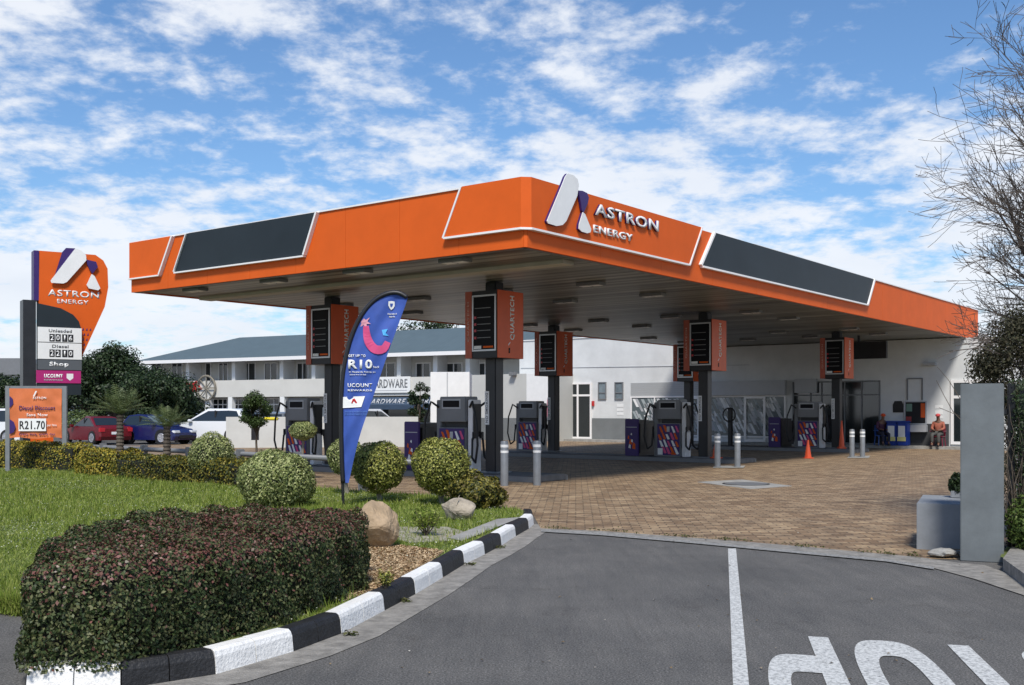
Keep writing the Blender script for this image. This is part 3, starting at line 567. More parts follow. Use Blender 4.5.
# ---------------------------------------------------------------- service cabinets
s0 = thing('service_cabinet', (0, 0, 0), TH, 'x', 'service cabinet', 'service cabinets on the islands')
MB().box(-.24, .24, -.5, .95, .15, 1.3, .09).build('body', mat('black plastic', (.02, .02, .022), .4, .2, 3), s0, smooth='auto')
pp = MB().box(-.26, .26, -.56, -.502, .15, 1.36, .02).build('purple_panel', M['purple'], s0)
b = MB(); b.box(-.2, .2, -.566, -.561, 1.08, 1.1); b.build('caption_line', M['greylt'], pp)
b = MB()
for (x, z, w, h) in [(-.1, .55, .12, .16), (.02, .4, .12, .2), (-.15, .72, .06, .1)]: b.prism([(x, z), (x+w, z-.03), (x+w, z+h*.7), (x+w*.4, z+h)], face_ny(0, 0, -.561), 0, .005)
b.build('orange_shapes', M['orange'], pp)
b = MB()
for (x, z, w, h) in [(-.02, .62, .07, .08), (-.12, .42, .09, .12), (-.03, .85, .05, .05)]: b.prism([(x, z), (x+w, z-.03), (x+w, z+h*.7), (x+w*.4, z+h)], face_ny(0, 0, -.568), 0, .005)
b.build('pale_shapes', M['white'], pp)
MB().box(-.15, .15, -.3, .3, 1.301, 1.33, .01).build('lid_handle', M['greymid'], s0)
for i, ((x, y), l) in enumerate([((-6.35, 4.3), 'black service cabinet with purple panel behind the topiary balls'), ((-6.1, 14.6), 'black service cabinet with purple panel left of the middle pump'), ((-5.75, 25.2), 'black service cabinet with purple panel left of the farthest visible pump')]):
    if i == 0: s0.location = SF.w(x, y); s0['label'] = l
    else: dup(s0, SF.w(x, y), TH, l)
# hose stand beyond
hs = thing('hose_stand', SF.w(-7.9, 25.1), TH, 'tall black air and water hose stand in front of the patterned shopfront', 'hose stand')
MB().box(-.08, .08, -.08, .08, .15, 1.75, .01).build('post', M['black'], hs)
MB().tube([(.28*math.cos(a), -.12, 1.45+.28*math.sin(a)) for a in np.linspace(0, 2*PI, 20)], .03, 6).build('hose', M['rubber'], hs)
# ---------------------------------------------------------------- bollards
bo0 = None
for (px, py, l) in [(504.5, 486, 'grey steel bollard with white bands close behind the garden rail post'), (537, 485.5, 'grey steel bollard with white bands right of the nearest column foot'), (717.5, 467.5, 'grey steel bollard at the middle island, left of its pair'), (737.5, 467.5, 'grey steel bollard at the middle island, right of its pair'), (852, 457.5, 'grey steel bollard before the kiosk glass, left of its pair'), (862.5, 457.5, 'grey steel bollard before the kiosk glass, right of its pair')]:
    p = gp(px, py)
    if bo0 is None:
        bo0 = thing('bollard', (*p, 0), 0, l, 'bollard', 'steel bollards round the pump islands')
        MB().lathe([(.085, 0), (.085, .95), (.075, .975), (.03, .985)], 18).build('post', M['metal'], bo0, smooth='auto')
        MB().lathe([(.088, .84), (.088, .9)], 18).build('white_band', M['white'], bo0); MB().lathe([(.088, .72), (.088, .77)], 18).build('white_band', M['white'], bo0)
    else: dup(bo0, (*p, 0), 0, l)
for pxs, py in (((717.5, 737.5), 467.5), ((852, 862.5), 457.5)):
    q = [gp(pxs[0]-5, py+1), gp(pxs[1]+6, py+1), gp(pxs[1]+8, py-1.2), gp(pxs[0]-3, py-1.2)]; sheet('bollard_footing', q, .022, M['concrete'])
# ---------------------------------------------------------------- cones
def cone(): 
    r = thing('traffic_cone', (0, 0, 0), 0, 'x', 'traffic cone', 'orange traffic cones'); MB().box(-.18, .18, -.18, .18, 0, .04, .01).build('base', M['cone'], r)
    MB().lathe([(.14, .04), (.028, .74), (.02, .75)], 18).build('cone_body', M['cone'], r, smooth='auto'); return r
c0_ = cone(); p = gp(808, 458.5); c0_.location = (*p, 0); c0_.scale = (.85, .85, .85); c0_['label'] = 'orange traffic cone on the pavers in front of the far pump'
p = SF.w(-3.0, 24.7); dup(c0_, (p[0], p[1], .15), 0, 'orange cones stacked into a tall column beside the far right column')
st = [c for c in bpy.data.objects if c.name.startswith('traffic_cone')][-1]; st.scale = (.8, .8, 1.45)
p = SF.w(-3.15, 14.2); dup(c0_, (p[0], p[1], .15), .3, 'small orange cone at the foot of the middle column')
# ---------------------------------------------------------------- shop building
V0 = 31.0
shop = thing('shop_building', SF.w(0, V0), TH, 'white station shop building with grey painted base behind the pumps', 'building')
def fx(px, py=410): return SF.hy(px, py, V0)[0]
def fz(px, py): return SF.hy(px, py, V0)[1]
def fbx(x0, y0, x1, y1):       # pixel box on the facade -> xl0, xl1, z0, z1
    xa, xb = fx(x0), fx(x1); return xa, xb, (fz(x0, y1)+fz(x1, y1))/2, (fz(x0, y0)+fz(x1, y0))/2
xL = fx(519.5); xR = 8.0
b = MB(); b.box(-CW-.02, xR, 0, 12, 0, 4.69); b.box(xL, -CW-.022, 0, 12, 0, 5.45); b.build('wall', M['wall'], shop)
b = MB(); xk = fx(631); b.box(xL+.01, xk, -.012, -.002, .1, 1.22); b.build('grey_base_band', M['greyband'], shop)
kx0, kx1 = fx(878), fx(949); b = MB(); b.box(kx0, kx1, -.012, -.002, .1, 1.06); b.build('grey_base_band', mat('charcoal plaster', (.05, .052, .055), .8, .15, 2), shop)
b = MB(); b.box(xL-1, xR, -.9, -.0135, 0.0, .12); b.build('walkway', M['concrete'], shop)
MB().box(xL-.05, -CW-.022, -.05, 12, 5.452, 5.5).build('parapet_cap', M['trim'], shop)
def window(x0, x1, z0, z1, name, glassm, frm=M['trim'], muls=(), rails=(), y=-.003, fw=.07, dep=.06, parent=shop, sill=False):
    f = MB(); f.box(x0, x0+fw, y-dep, y, z0, z1).box(x1-fw, x1, y-dep, y, z0, z1).box(x0+fw+.001, x1-fw-.001, y-dep, y, z1-fw, z1).box(x0+fw+.001, x1-fw-.001, y-dep, y, z0, z0+fw)
    for m_ in muls: f.box(m_-fw/2, m_+fw/2, y-dep+.003, y, z0+fw+.001, z1-fw-.001)
    for r_ in rails: f.box(x0+fw+.001, x1-fw-.001, y-dep+.006, y, r_-fw/2, r_+fw/2)
    o = MB().box(x0+.01, x1-.01, y-.02, y-.001, z0+.01, z1-.01).build(name, glassm, parent); fo = f.build('frame', frm, o); 
    if sill: MB().box(x0-.05, x1+.05, y-.1, y, z0-.06, z0-.002).build('sill', frm, o)
    return o
x0, x1, z0, z1 = fbx(564.5, 382.5, 592, 436); z0 = .13
window(x0, x1, z0, z1, 'side_door', M['glass'], muls=((x0+x1)/2,), rails=(z0+(z1-z0)*.77,), fw=.1)
for a in ((598.5, 606.5), (615, 623.5)):
    x0, x1, z0, z1 = fbx(a[0], 382, a[1], 399.5); window(x0, x1, z0, z1, 'window', M['paleglass'], M['greymid'], rails=(z0+.35,), fw=.05)
# notices, alarm
for (a, b1, c1, d1) in ((617, 404, 623.5, 407), (617, 408.5, 623.5, 411), (617, 412.5, 623.5, 415)):
    x0, x1, z0, z1 = fbx(a, b1, c1, d1); MB().box(x0, x1, -.012, -.003, z0, z1).build('notice', M['white'], shop)
x0, x1, z0, z1 = fbx(592.8, 401, 594.6, 406); MB().box(x0, x1, -.12, -.003, z0, z1, .01).build('fire_alarm', M['red'], shop)
# patterned shopfront
x0, x1, _, zt_ = fbx(631, 382, 786, 441); z0 = .35; z1 = fz(740, 381); zm = fz(740, 395.5)
film = [M['white'], M['greylt'], mat('frosted film', (.34, .38, .38), .5)]
w_ = window(x0, x1, z0, zm, 'shopfront_window', mat('smoked glass', (.10, .125, .13), .2, spec=.7), muls=(fx(655), fx(686), fx(700), fx(745), fx(765)), fw=.07)
b = MB(); xs = x0+.1
random.seed(3)
while xs < x1-.5:
    zc2 = z0+.1+random.random()*.3
    while zc2 < zm-.35:
        if random.random() < .93:
            h = random.uniform(.25, .62); w = random.uniform(.10, .17); h = min(h, zm-.1-zc2); b.m = random.choice((0, 0, 1, 1, 2, 2)); x = xs
            if x+w+h*.55 < x1-.1: b.prism([(x+h*.55, zc2), (x+w+h*.55, zc2), (x+w, zc2+h), (x, zc2+h)], face_ny(0, 0, -.024), 0, .003)
        zc2 += random.uniform(.3, .6)
    xs += random.uniform(.14, .19)
b.build('window_film', film, w_)
for a, c in ((686.5, 700), (745, 766)):
    dx0, dx1 = fx(a), fx(c); f = MB(); f.box(dx0, dx0+.1, -.1, -.065, z0-.2, zm-.05).box(dx1-.1, dx1, -.1, -.065, z0-.2, zm-.05).box(dx0+.101, dx1-.101, -.1, -.065, zm-.15, zm-.05).box(dx0+.101, dx1-.101, -.1, -.065, z0-.2, z0-.08); dd = f.build('door', M['trim'], shop); MB().tube([(dx1-.14, -.13, 1.0), (dx1-.14, -.13, 1.5)], .015, 6).build('handle', M['steel'], dd)
xm = fx(703); MB().box(x0, xm-.05, -.03, -.003, zm+.003, z1).build('roller_shutter', M['shutter'], shop)
MB().box(xm, x1+.05, -.25, -.003, zm+.003, z1, .02).build('shutter_housing', M['greylt'], shop)
# dark glazed entrance
x0, x1, _, z1 = fbx(793, 380, 880.5, 446); z0 = .13; window(x0, x1, z0, fz(840, 381), 'entrance_glazing', M['glass'], M['greymid'], muls=(fx(811), fx(822), fx(845), fx(862)), rails=(fz(840, 395),), fw=.06)
xa, xb, za, zb_ = fbx(796, 379, 818, 393); MB().box(xa, xb, -.22, -.066, za, zb_, .02).build('shutter_housing', M['greylt'], shop)
MB().tube([(xL+.1, -.02, fz(560, 367)), (-CW+3, -.02, fz(640, 368))], .012, 5).build('cable', M['greylt'], shop)
# kiosk
x0, x1, z0, z1 = fbx(904.5, 401, 927, 424.5); k_ = window(x0, x1, z0, z1, 'kiosk_window', M['dark'], M['greylt'], fw=.05)
MB().box(x0+.07, x0+.3, -.03, -.024, z0+.12, z0+.34).build('red_poster', mat('dull red poster', (.3, .04, .04), .6), k_); MB().box(x1-.25, x1-.07, -.03, -.024, z0+.3, z1-.1).build('orange_poster', M['orange_dk'], k_); MB().box(x0+.08, x0+.33, -.03, -.024, z1-.45, z1-.12).build('green_poster', mat('green poster', (.15, .25, .2), .6), k_)
MB().box(x0-.1, x1+.05, -.38, -.062, z0-.32, z0-.01, .015).build('kiosk_counter', M['greylt'], shop)
b = MB(); xa, xb, za, zb_ = fbx(907, 378, 923, 400); b.box(xa, xa+.05, -.05, -.003, za, zb_).box(xb-.05, xb, -.05, -.003, za, zb_).box(xa+.051, xb-.051, -.05, -.003, zb_-.05, zb_); b.build('security_frame', M['greymid'], shop)
xa, xb, za, zb_ = fbx(893, 401, 903.5, 412.5); q = [(xa, za), (xb, za), (xb, za+.35), ((xa+xb)/2+.15, zb_), ((xa+xb)/2-.15, zb_), (xa, za+.35)]; MB().prism(q, face_ny(0, 0, -.003), 0, .02).build('wall_plaque', M['black'], shop)
for yy in ((405, 408.5), (410.5, 414.5), (416, 418.5)):
    xa, xb, za, zb_ = fbx(935, yy[0], 943, yy[1]); MB().box(xa, xb, -.012, -.003, za, zb_).build('notice', M['white'], shop)
xa, xb, za, zb_ = fbx(951, 379, 1000, 441); window(xa, xb, .2, fz(955, 380), 'window', M['glass'], M['trim'], muls=(xa+.8,), rails=(fz(955, 397),), fw=.12)
xa, xb, za, zb_ = fbx(924, 362.5, 937, 365.5); MB().box(xa, xb, -.2, -.003, za, zb_, .02).build('wall_lamp', M['greylt'], shop)
# annex wall and white container
an = thing('annex', SF.w(0, 29.4), TH, 'low pale annex wall with grey base left of the shop side door', 'building')
AX = lambda px: SF.hy(px, 410, 29.4)[0]; xa, xb = AX(468), AX(556); zt_ = SF.hy(510, 374, 29.4)[1]
MB().box(xa, xb, 0, 1.58, 0, zt_).build('wall', mat('pale grey plaster', (.5, .5, .47), .85, .06, .6), an); MB().box(xa+.01, xb, -.012, -.002, .02, 1.22).build('grey_base_band', M['greyband'], an)
xa, xb = AX(527), AX(556); MB().box(xa, xb, -.06, -.003, 1.9, zt_-.0, .01).build('white_panel', M['white'], an)
xa, xb = AX(553), AX(561); 
MB().box(AX(548)+.05, AX(553), -.16, -.062, 1.3, 2.2, .01).build('pink_poster', mat('pink poster', (.65, .12, .2), .6), an)
MB().box(AX(512), AX(517), -.3, -.003, zt_-.1, zt_+.1, .02).build('floodlight', M['greymid'], an)
ct = thing('storage_container', SF.w(-15.3, 19.6), TH, 'x', 'container')
p = Vector((at(450, 49), 49)); ct.location = (p.x, p.y, 0); ct.rotation_euler = (0, 0, 0); ct['label'] = 'plain white storage container standing behind the nearest fuel pump'
hw = (470-431)/2*49/F; MB().box(-hw, hw, 0, 3, 0, zat(372, 49), .01).build('body', M['white'], ct); MB().box(-hw+.75, -hw+.8, -.01, -.001, .2, zat(372, 49)-.02).build('panel_joint', M['greylt'], ct)
# dark box on far column
b = MB(); bx = thing('dark_sign_box', SF.w(-3.3, 27.5), TH, 'wide black blank sign box behind the far right orange price box', 'sign')
MB().box(-1.15, 1.15, -.1, .1, 3.75, 4.45, .01).build('panel', M['black'], bx); MB().box(-.04, .04, -.04, .04, 4.451, 4.72).build('hanger', M['black'], bx)
# bins, people, chairs at the kiosk
def fp(px, off=.6): x = SF.hy(px, 410, V0-off)[0]; return SF.w(x, V0-off)
bn = thing('waste_bin', (*fp(893, .55)[:2], .12), TH, 'blue waste bin with white and yellow notice under the kiosk plaque', 'bin', 'blue waste bins')
MB().box(-.22, .22, -.24, .24, 0, .98, .04).build('body', M['bluebin'], bn); MB().box(-.24, .24, -.26, .26, .981, 1.06, .03).build('lid', M['bluebin'], bn); MB().box(-.14, .14, -.27, -.262, .35, .85).build('notice', M['white'], bn); MB().box(-.18, .18, -.278, -.271, .2, .38).build('yellow_label', mat('pale yellow', (.7, .65, .25), .6), bn)
dup(bn, (*fp(903.5, .55)[:2], .12), TH, 'blue waste bin standing just left of the kiosk counter')
def plastic_chair(loc, rz, m, label):
    r = thing('plastic_chair', loc, rz, label, 'chair')
    MB().box(-.25, .25, -.25, .22, .40, .44, .015).build('seat', m, r); MB().box(-.25, .25, .2, .24, .441, .88, .015).build('backrest', m, r)
    for sx in (-1, 1):
        for sy in (-1, 1): MB().tube([(sx*.21, sy*.19, .4), (sx*.25, sy*.24, 0)], .022, 6).build('leg', m, r)
        MB().box(sx*.25, sx*.29, -.22, .24, .62, .66, .01).build('armrest', m, r)
    return r
def skin(name, verts, edges, rad, m, parent, sub=1):
    me = bpy.data.meshes.new(name); me.from_pydata([tuple(v) for v in verts], edges, []); me.materials.append(m); o = bpy.data.objects.new(name, me); COL.objects.link(o)
    md = o.modifiers.new('skin', 'SKIN'); md.use_smooth_shade = True
    for i, r in enumerate(rad): d = me.skin_vertices[0].data[i]; d.radius = (r, r); d.use_root = (i == 0)
    o.modifiers.new('sub', 'SUBSURF').levels = sub; o.modifiers['sub'].render_levels = sub
    if parent: o.parent = parent
    return o
def seated(loc, rz, top, legs, hat, label, lean=0):
    r = thing('person', loc, rz, label, 'person')
    V = [(0, .05, .52), (0, .08-lean, .75), (0, .08-lean*1.6, 1.0), (0, .05-lean*2, 1.1), (0, .02-lean*2.2, 1.2), (0, -.02-lean*2.3, 1.3)]; E = [(0, 1), (1, 2), (2, 3), (3, 4), (4, 5)]; R = [.13, .13, .14, .055, .085, .08]
    for s in (-1, 1):
        i = len(V); V += [(s*.1, 0, .5), (s*.13, -.42, .5), (s*.13, -.4, .1), (s*.13, -.52, .04)]; E += [(0, i), (i, i+1), (i+1, i+2), (i+2, i+3)]; R += [.09, .065, .045, .04]
        i = len(V); V += [(s*.19, .06-lean*1.5, 1.0), (s*.25, -.02-lean, .74), (s*.1, -.24-lean, .68), (s*.06, -.3-lean, .68)]; E += [(2, i), (i, i+1), (i+1, i+2), (i+2, i+3)]; R += [.06, .045, .035, .03]
    skin('body', V, E, R, M['skin'], r)
    V2 = [(0, .05, .56), (0, .08-lean, .75), (0, .08-lean*1.6, .99)]; E2 = [(0, 1), (1, 2)]; R2 = [.15, .15, .155]
    for s in (-1, 1): i = len(V2); V2 += [(s*.19, .06-lean*1.5, 1.0), (s*.25, -.02-lean, .75), (s*.14, -.18-lean, .7)]; E2 += [(2, i), (i, i+1), (i+1, i+2)]; R2 += [.075, .062, .05]
    skin('jacket', V2, E2, R2, top, r)
    V3 = [(0, .05, .52)]; E3 = []; R3 = [.15]
    for s in (-1, 1): i = len(V3); V3 += [(s*.1, 0, .51), (s*.13, -.42, .51), (s*.13, -.4, .14)]; E3 += [(0, i), (i, i+1), (i+1, i+2)]; R3 += [.1, .08, .062]
    skin('trousers', V3, E3, R3, legs, r)
    for s in (-1, 1): MB().box(s*.13-.045, s*.13+.045, -.58, -.34, .0, .09, .03).build('shoe', M['black'], r)
    MB().ball((0, .0-lean*2.3, 1.31), .1, 8, (1, 1.08, .75)).box(-.07, .07, -.17-lean*2.3, -.05-lean*2.3, 1.27, 1.29, .005).build('cap', hat, r, smooth=True)
    return r
pk = mat('coral jacket', (.33, .10, .06), .8, .3, 9); q = fp(938, .62)
plastic_chair((q[0], q[1], .12), TH, mat('maroon plastic', (.16, .012, .03), .4), 'maroon plastic armchair against the wall right of the kiosk window'); seated((q[0], q[1], .12), TH, pk, mat('grey trousers', (.07, .07, .065), .9), mat('red cap', (.5, .07, .07), .8), 'person in coral jacket and red cap sitting on the maroon chair')
q = fp(882, .62); plastic_chair((q[0], q[1], .12), TH+.7, mat('bright blue plastic', (.01, .09, .4), .4), 'bright blue plastic chair left of the blue waste bins')
seated((q[0], q[1], .12), TH+.7, mat('navy orange jacket', (.07, .02, .05), .8), mat('dark trousers', (.02, .02, .04), .9), M['cone'], 'person in dark jacket leaning forward on the bright blue chair', .05)
# ---------------------------------------------------------------- hotel behind
HO = (-31.4, 90.5); HANG = math.atan2(-15.5, 28.1); HF = Frame(HO, HANG)
ho = thing('apartment_building', (*HO, 0), HANG, 'long pale two storey apartment block with blue grey roof above shops', 'building')
hxx = lambda px, Y=0: HF.hy(px, 410, Y)[0]; hz = lambda px, py, Y=0: HF.hy(px, py, Y)[1]
HL = 37.5; ZE = 5.75; zp0 = hz(300, 396.5); zp1 = hz(300, 379)
MB().box(0, HL, 0, .2, zp0, zp1).box(0, .2, .201, 1.4, zp0, zp1).build('parapet', M['beige'], ho); MB().box(0, HL, .21, 9, zp0+.0, zp0+.2).build('balcony_slab', M['beige'], ho)
MB().box(0, HL, 1.6, 9, zp0+.201, ZE-.02).build('upper_wall', M['beige'], ho); MB().box(2, HL, 1.2, 9, 0, zp0-.002).build('lower_wall', mat('shaded cream plaster', (.5, .49, .45), .8), ho)  # lower wall: darker copy of the plaster, shade put into its colour
b = MB(); rz_ = 7.9
v = [(-.7, -.7, ZE), (HL+3, -.7, ZE), (HL+3, 10, ZE), (-.7, 10, ZE), (6.5, 4.6, rz_), (HL+3, 4.6, rz_)]
b.add(v, [(0, 1, 5, 4), (0, 4, 3), (2, 3, 4, 5), (1, 2, 5), (0, 3, 2, 1)]); rf = b.build('roof', M['roof'], ho)
MB().box(-.75, HL+3, -.8, -.702, ZE-.22, ZE+.05).box(-.8, -.702, -.7, 10, ZE-.22, ZE+.05).build('gutter', M['trim'], rf)
MB().box(-.7, HL, -.69, 1.59, ZE-.1, ZE-.02).build('eaves_board', M['trim'], rf)
for px in (185.5, 231.5, 279.5, 311.5, 397, 433.5, 466): x = hxx(px); MB().box(x-.18, x+.18, .22, 1.59, zp1-.6, ZE-.12).build('partition', M['white'], ho)
for px in (174, 207, 230, 282, 330, 368): x = hxx(px); MB().box(x-.22, x+.22, .0, .4, 0, zp0-.003).build('pillar', M['white'], ho)
HW = lambda a, c, yt, yb, nm, g, **k: window(hxx(a, 1.6), hxx(c, 1.6), hz((a+c)/2, yb, 1.6), hz((a+c)/2, yt, 1.6), nm, g, y=1.597, parent=ho, fw=.09, **k)
for a, c, nm, g in ((172, 183, 'balcony_door', M['glass']), (205.5, 211.5, 'balcony_door', M['glass']), (219, 228.5, 'window', M['glass']), (242, 256, 'window', M['paleglass']), (264.5, 278, 'balcony_door', M['glass']), (297, 309, 'balcony_door', M['glass']), (317, 329, 'window', M['paleglass']), (378, 396, 'balcony_door', M['glass']), (416, 431, 'balcony_door', M['glass']), (445, 463, 'window', M['paleglass']), (473, 486, 'window', M['paleglass']), (152, 162, 'window', M['paleglass'])):
    xa, xb = hxx(a, 1.6), hxx(c, 1.6); HW(a, c, 362.5, 384, nm, M['glass'], muls=(xa+(xb-xa)/2,) if xb-xa > .8 else ())
for a, c in ((209, 228), (233, 256), (258, 280), (285, 305), (332, 366)):
    xa, xb = hxx(a, 1.2), hxx(c, 1.2); window(xa, xb, .5, zp0-.1, 'shop_window', M['glass'], M['trim'], muls=tuple(xa+(xb-xa)*k/4 for k in (1, 2, 3)), rails=(zp0-.6,), y=1.197, parent=ho, fw=.08)
MB().box(hxx(383, 1.2), hxx(430, 1.2), 1.15, 1.19, .1, zp0-.7).build('shop_window', M['glass'], ho)
# hardware sign and awning, restaurant disc
xa, xb = hxx(368.5), hxx(411); za, zb_ = hz(380, 393), hz(380, 377)
hs_ = thing('hardware_sign', HF.w((xa+xb)/2, 0, 0), HANG, 'white HARDWARE sign board on the balcony parapet of the apartment block', 'sign'); wd_ = (xb-xa)/2
MB().box(-wd_, wd_, -.12, -.01, za, zb_, .01).build('board', M['white'], hs_); text('HARDWARE', wd_*2*.88, (zb_-za)*.55, .01, face_ny(0, (za+zb_)/2+.1, -.121), 'lettering', M['greymid'], hs_, .02)
MB().box(-wd_*.86, wd_*.86, -.13, -.121, za+.16, za+.2).build('strapline', M['greylt'], hs_)
xa, xb = hxx(371), hxx(452); aw = thing('shop_awning', HF.w((xa+xb)/2, 0, 0), HANG, 'dark navy awning lettered HARDWARE & GARDEN beneath the white hardware sign', 'awning'); wd_ = (xb-xa)/2; z0 = hz(390, 409.5); z1 = hz(390, 397)
b = MB(); b.prism([(-.1, z1-.02), (-1.1, z0+.35), (-1.1, z0), (-.1, z0)], lambda y, z, t: (t, y, z), -wd_, wd_); b.build('canvas', M['navy'], aw)
text('HARDWARE & GARDEN', wd_*2*.94, (z1-z0)*.42, .01, lambda a, b_, t: (a, -.80-t+b_*.8, (z0+z1)/2+.13+b_), 'lettering', M['greylt'], aw, .015)
x = hxx(207.5); dz = hz(207, 388); rs = thing('restaurant_sign', HF.w(x, 0, 0), HANG, 'round wheel shaped sign with red splash on the apartment block parapet', 'sign')
q = [(1.0*math.cos(a), dz+1.0*math.sin(a)) for a in np.linspace(0, 2*PI, 24)[:-1]]
b = MB(); b.tube([(c_, -.15, s_) for c_, s_ in q+[q[0]]], .09, 6); 
for k in range(4): b.tube([(math.cos(k*PI/4), -.15, dz+math.sin(k*PI/4)), (-math.cos(k*PI/4), -.15, dz-math.sin(k*PI/4))], .05, 5)
b.build('wheel', M['stem'], rs); b = MB(); b.prism([(-3, dz-.1), (-2.4, dz+.5), (-1.9, dz+.35), (-1.2, dz+.6), (-.6, dz-.1), (-1.4, dz-.3), (-2.1, dz-.45), (-2.6, dz-.3)], face_ny(0, 0, -.01), 0, .06); b.build('red_splash', M['red'], rs)
# low white wall behind the front island
w0 = gp(226, 448); w1 = gp(418, 447); lw_ = MB(); v0 = Vector(w0); v1 = Vector(w1); nrm = Vector((0, .25)); 
lw_.add([(v0.x, v0.y, 0), (v1.x, v1.y, 0), (v1.x, v1.y+.25, 0), (v0.x, v0.y+.25, 0), (v0.x, v0.y, 1.35), (v1.x, v1.y, 1.35), (v1.x, v1.y+.25, 1.35), (v0.x, v0.y+.25, 1.35)], [(0, 1, 5, 4), (1, 2, 6, 5), (2, 3, 7, 6), (3, 0, 4, 7), (4, 5, 6, 7)]); lwm = lw_.build('boundary_wall', mat('pale wall paint', (.55, .55, .52), .8, .08, 1)); tag(lwm, 'low plain white boundary wall between the car park and the forecourt', 'wall')
tag(MB().box(at(262, 44), at(277, 44), 44, 44.5, 1.352, zat(420.5, 44), .05).build('yellow_crate', M['yellow']), 'bright yellow crate on top of the low white boundary wall', 'crate')
x_ = at(320-60, 44)
vb = MB().box(at(257, 45)-.0, at(257, 45)+.3, 44.0, 44.1, .4, .95).build('wall_vent', M['black']); vb.parent = lwm
# ---------------------------------------------------------------- price pylon
PX0, PD = -13.0, 30.0; ang = math.radians(33); PS = .0268
py = thing('price_pylon', (at(66, PD), PD, 0), ang, 'tall orange roadside pylon sign with fuel prices on white panels', 'pylon sign')
def Q(x, y): return ((x-66)*PS, EYE-(y-HZ)*PD/F)
def QZ(zx, zy): return Q(zx*.3648, 230+.365*zy)
b = MB(); prof = [(110, 62), (262, 62), (284, 76), (296, 98), (298, 150), (288, 205), (222, 352), (215, 352), (215, 250), (108, 205)]
b.prism([QZ(*p) for p in prof], lambda a, c, t: (a, t, c), 0, .38); b.build('orange_board', M['orange'], py)
b = MB(); b.prism([QZ(*p) for p in [(95, 62), (108.5, 62), (108.5, 197), (95, 197)]], lambda a, c, t: (a, t, c), .0, .42); b.build('purple_edge', M['purple'], py)
b = MB(); b.prism([QZ(66, 197), QZ(100, 197), QZ(100, 640), QZ(66, 640)], lambda a, c, t: (a, t, c), -.05, .5); b.build('mast', M['column'], py)
b = MB(); b.prism([QZ(*p) for p in [(102, 205), (165, 216), (198, 232), (214, 250), (220, 270), (220, 452), (102, 452)]], lambda a, c, t: (a, t, c), -.12, -.002); b.build('dark_board', M['slate'], py)
def pp_(x0, y0, x1, y1, m, nm): a = QZ(x0, y1); c = QZ(x1, y0); return MB().box(a[0], c[0], -.14, -.122, a[1], c[1]).build(nm, m, py)
p1 = pp_(103, 269, 221, 309, M['white'], 'price_panel'); p2 = pp_(103, 311, 221, 355, M['white'], 'price_panel'); p3 = pp_(103, 357, 221, 384, mat('shop panel grey', (.09, .1, .11), .5), 'shop_panel'); p4 = pp_(99, 386, 219, 420, M['magenta'], 'reward_panel')
def pt(s, zx, zy, w, h, m, par, bold=.03, y=-.141): c = QZ(zx, zy); return text(s, w*.3648*PS, h*.365*PD/F, .004, face_ny(c[0], c[1], y), 'lettering', m, par, bold)
pt('Unleaded', 163, 278, 62, 9, M['greymid'], p1); pt('Diesel', 163, 320, 44, 9, M['greymid'], p2)
for par, zy, s in ((p1, 297, '20.16'), (p2, 339, '22.10')):
    for i, ch_ in enumerate(s.replace('.', '')):
        a = QZ(134+i*16+(2 if i > 1 else 0), zy+10); c = QZ(148+i*16+(2 if i > 1 else 0), zy-10); MB().box(a[0], c[0], -.146, -.1405, a[1], c[1]).build('digit_tile', M['black'], par); pt(ch_, 141+i*16+(2 if i > 1 else 0), zy, 4 if ch_ == '1' else 9, 14, M['white'], par, .02, -.147)
pt('Shop', 160, 370, 52, 15, M['white'], p3, .04); pt('UCOUNT', 145, 401, 50, 11, M['white'], p4, .05); pt('REWARDS', 145, 412, 50, 4, M['greylt'], p4)
MB().prism([QZ(*p) for p in [(180, 394), (198, 394), (198, 406), (189, 413), (180, 406)]], face_ny(0, 0, -.141), 0, .004).build('shield', M['white'], p4)
fpy = face_ny(0, 0, -.002)
MB().prism([QZ(*p) for p in [(205, 49), (222, 55), (234, 66), (235, 80), (182, 143), (172, 148), (140, 148), (138, 142)]], fpy, .066, .09).build('logo_leg', M['white'], py)
b = MB(); b.prism([QZ(*p) for p in [(180, 50), (205, 49), (222, 55), (234, 66), (235, 80), (182, 143), (172, 148), (146, 140), (170, 62)]], fpy, 0, .065); b.prism([QZ(*p) for p in [(236, 78), (262, 82), (267, 96), (252, 116), (244, 104), (238, 92)]], fpy, .02, .08); b.build('logo_body', M['purple'], py)
MB().prism([QZ(*p) for p in [(250, 117), (258, 122), (274, 155), (268, 161), (242, 157), (236, 148)]], fpy, .03, .08).build('logo_foot', M['white'], py)
pt('ASTRON', 202, 174, 140, 18, M['white'], py, .02, -.003); pt('ENERGY', 200, 196, 86, 12, M['white'], py, .015, -.003)
b = MB()
for i in range(5):
    for j in range(4-(i > 0)-(i > 2)-(i > 3)):
        zx, zy = 225+j*10+(i % 2)*3-0, 268+i*14
        if zx+7 > 288-(zy-205)*.45: continue
        b.prism([QZ(zx, zy+5), QZ(zx+5, zy+5), QZ(zx+4, zy-2)], fpy, 0, .006)
b.build('triangle_pattern', M['purple'], py)
b = MB(); b.prism([Q(31, 436), Q(53, 436), Q(53, 470), Q(31, 470)], lambda a, c, t: (a, t, c), -.1, .4); b.build('orange_foot', M['orange'], py)
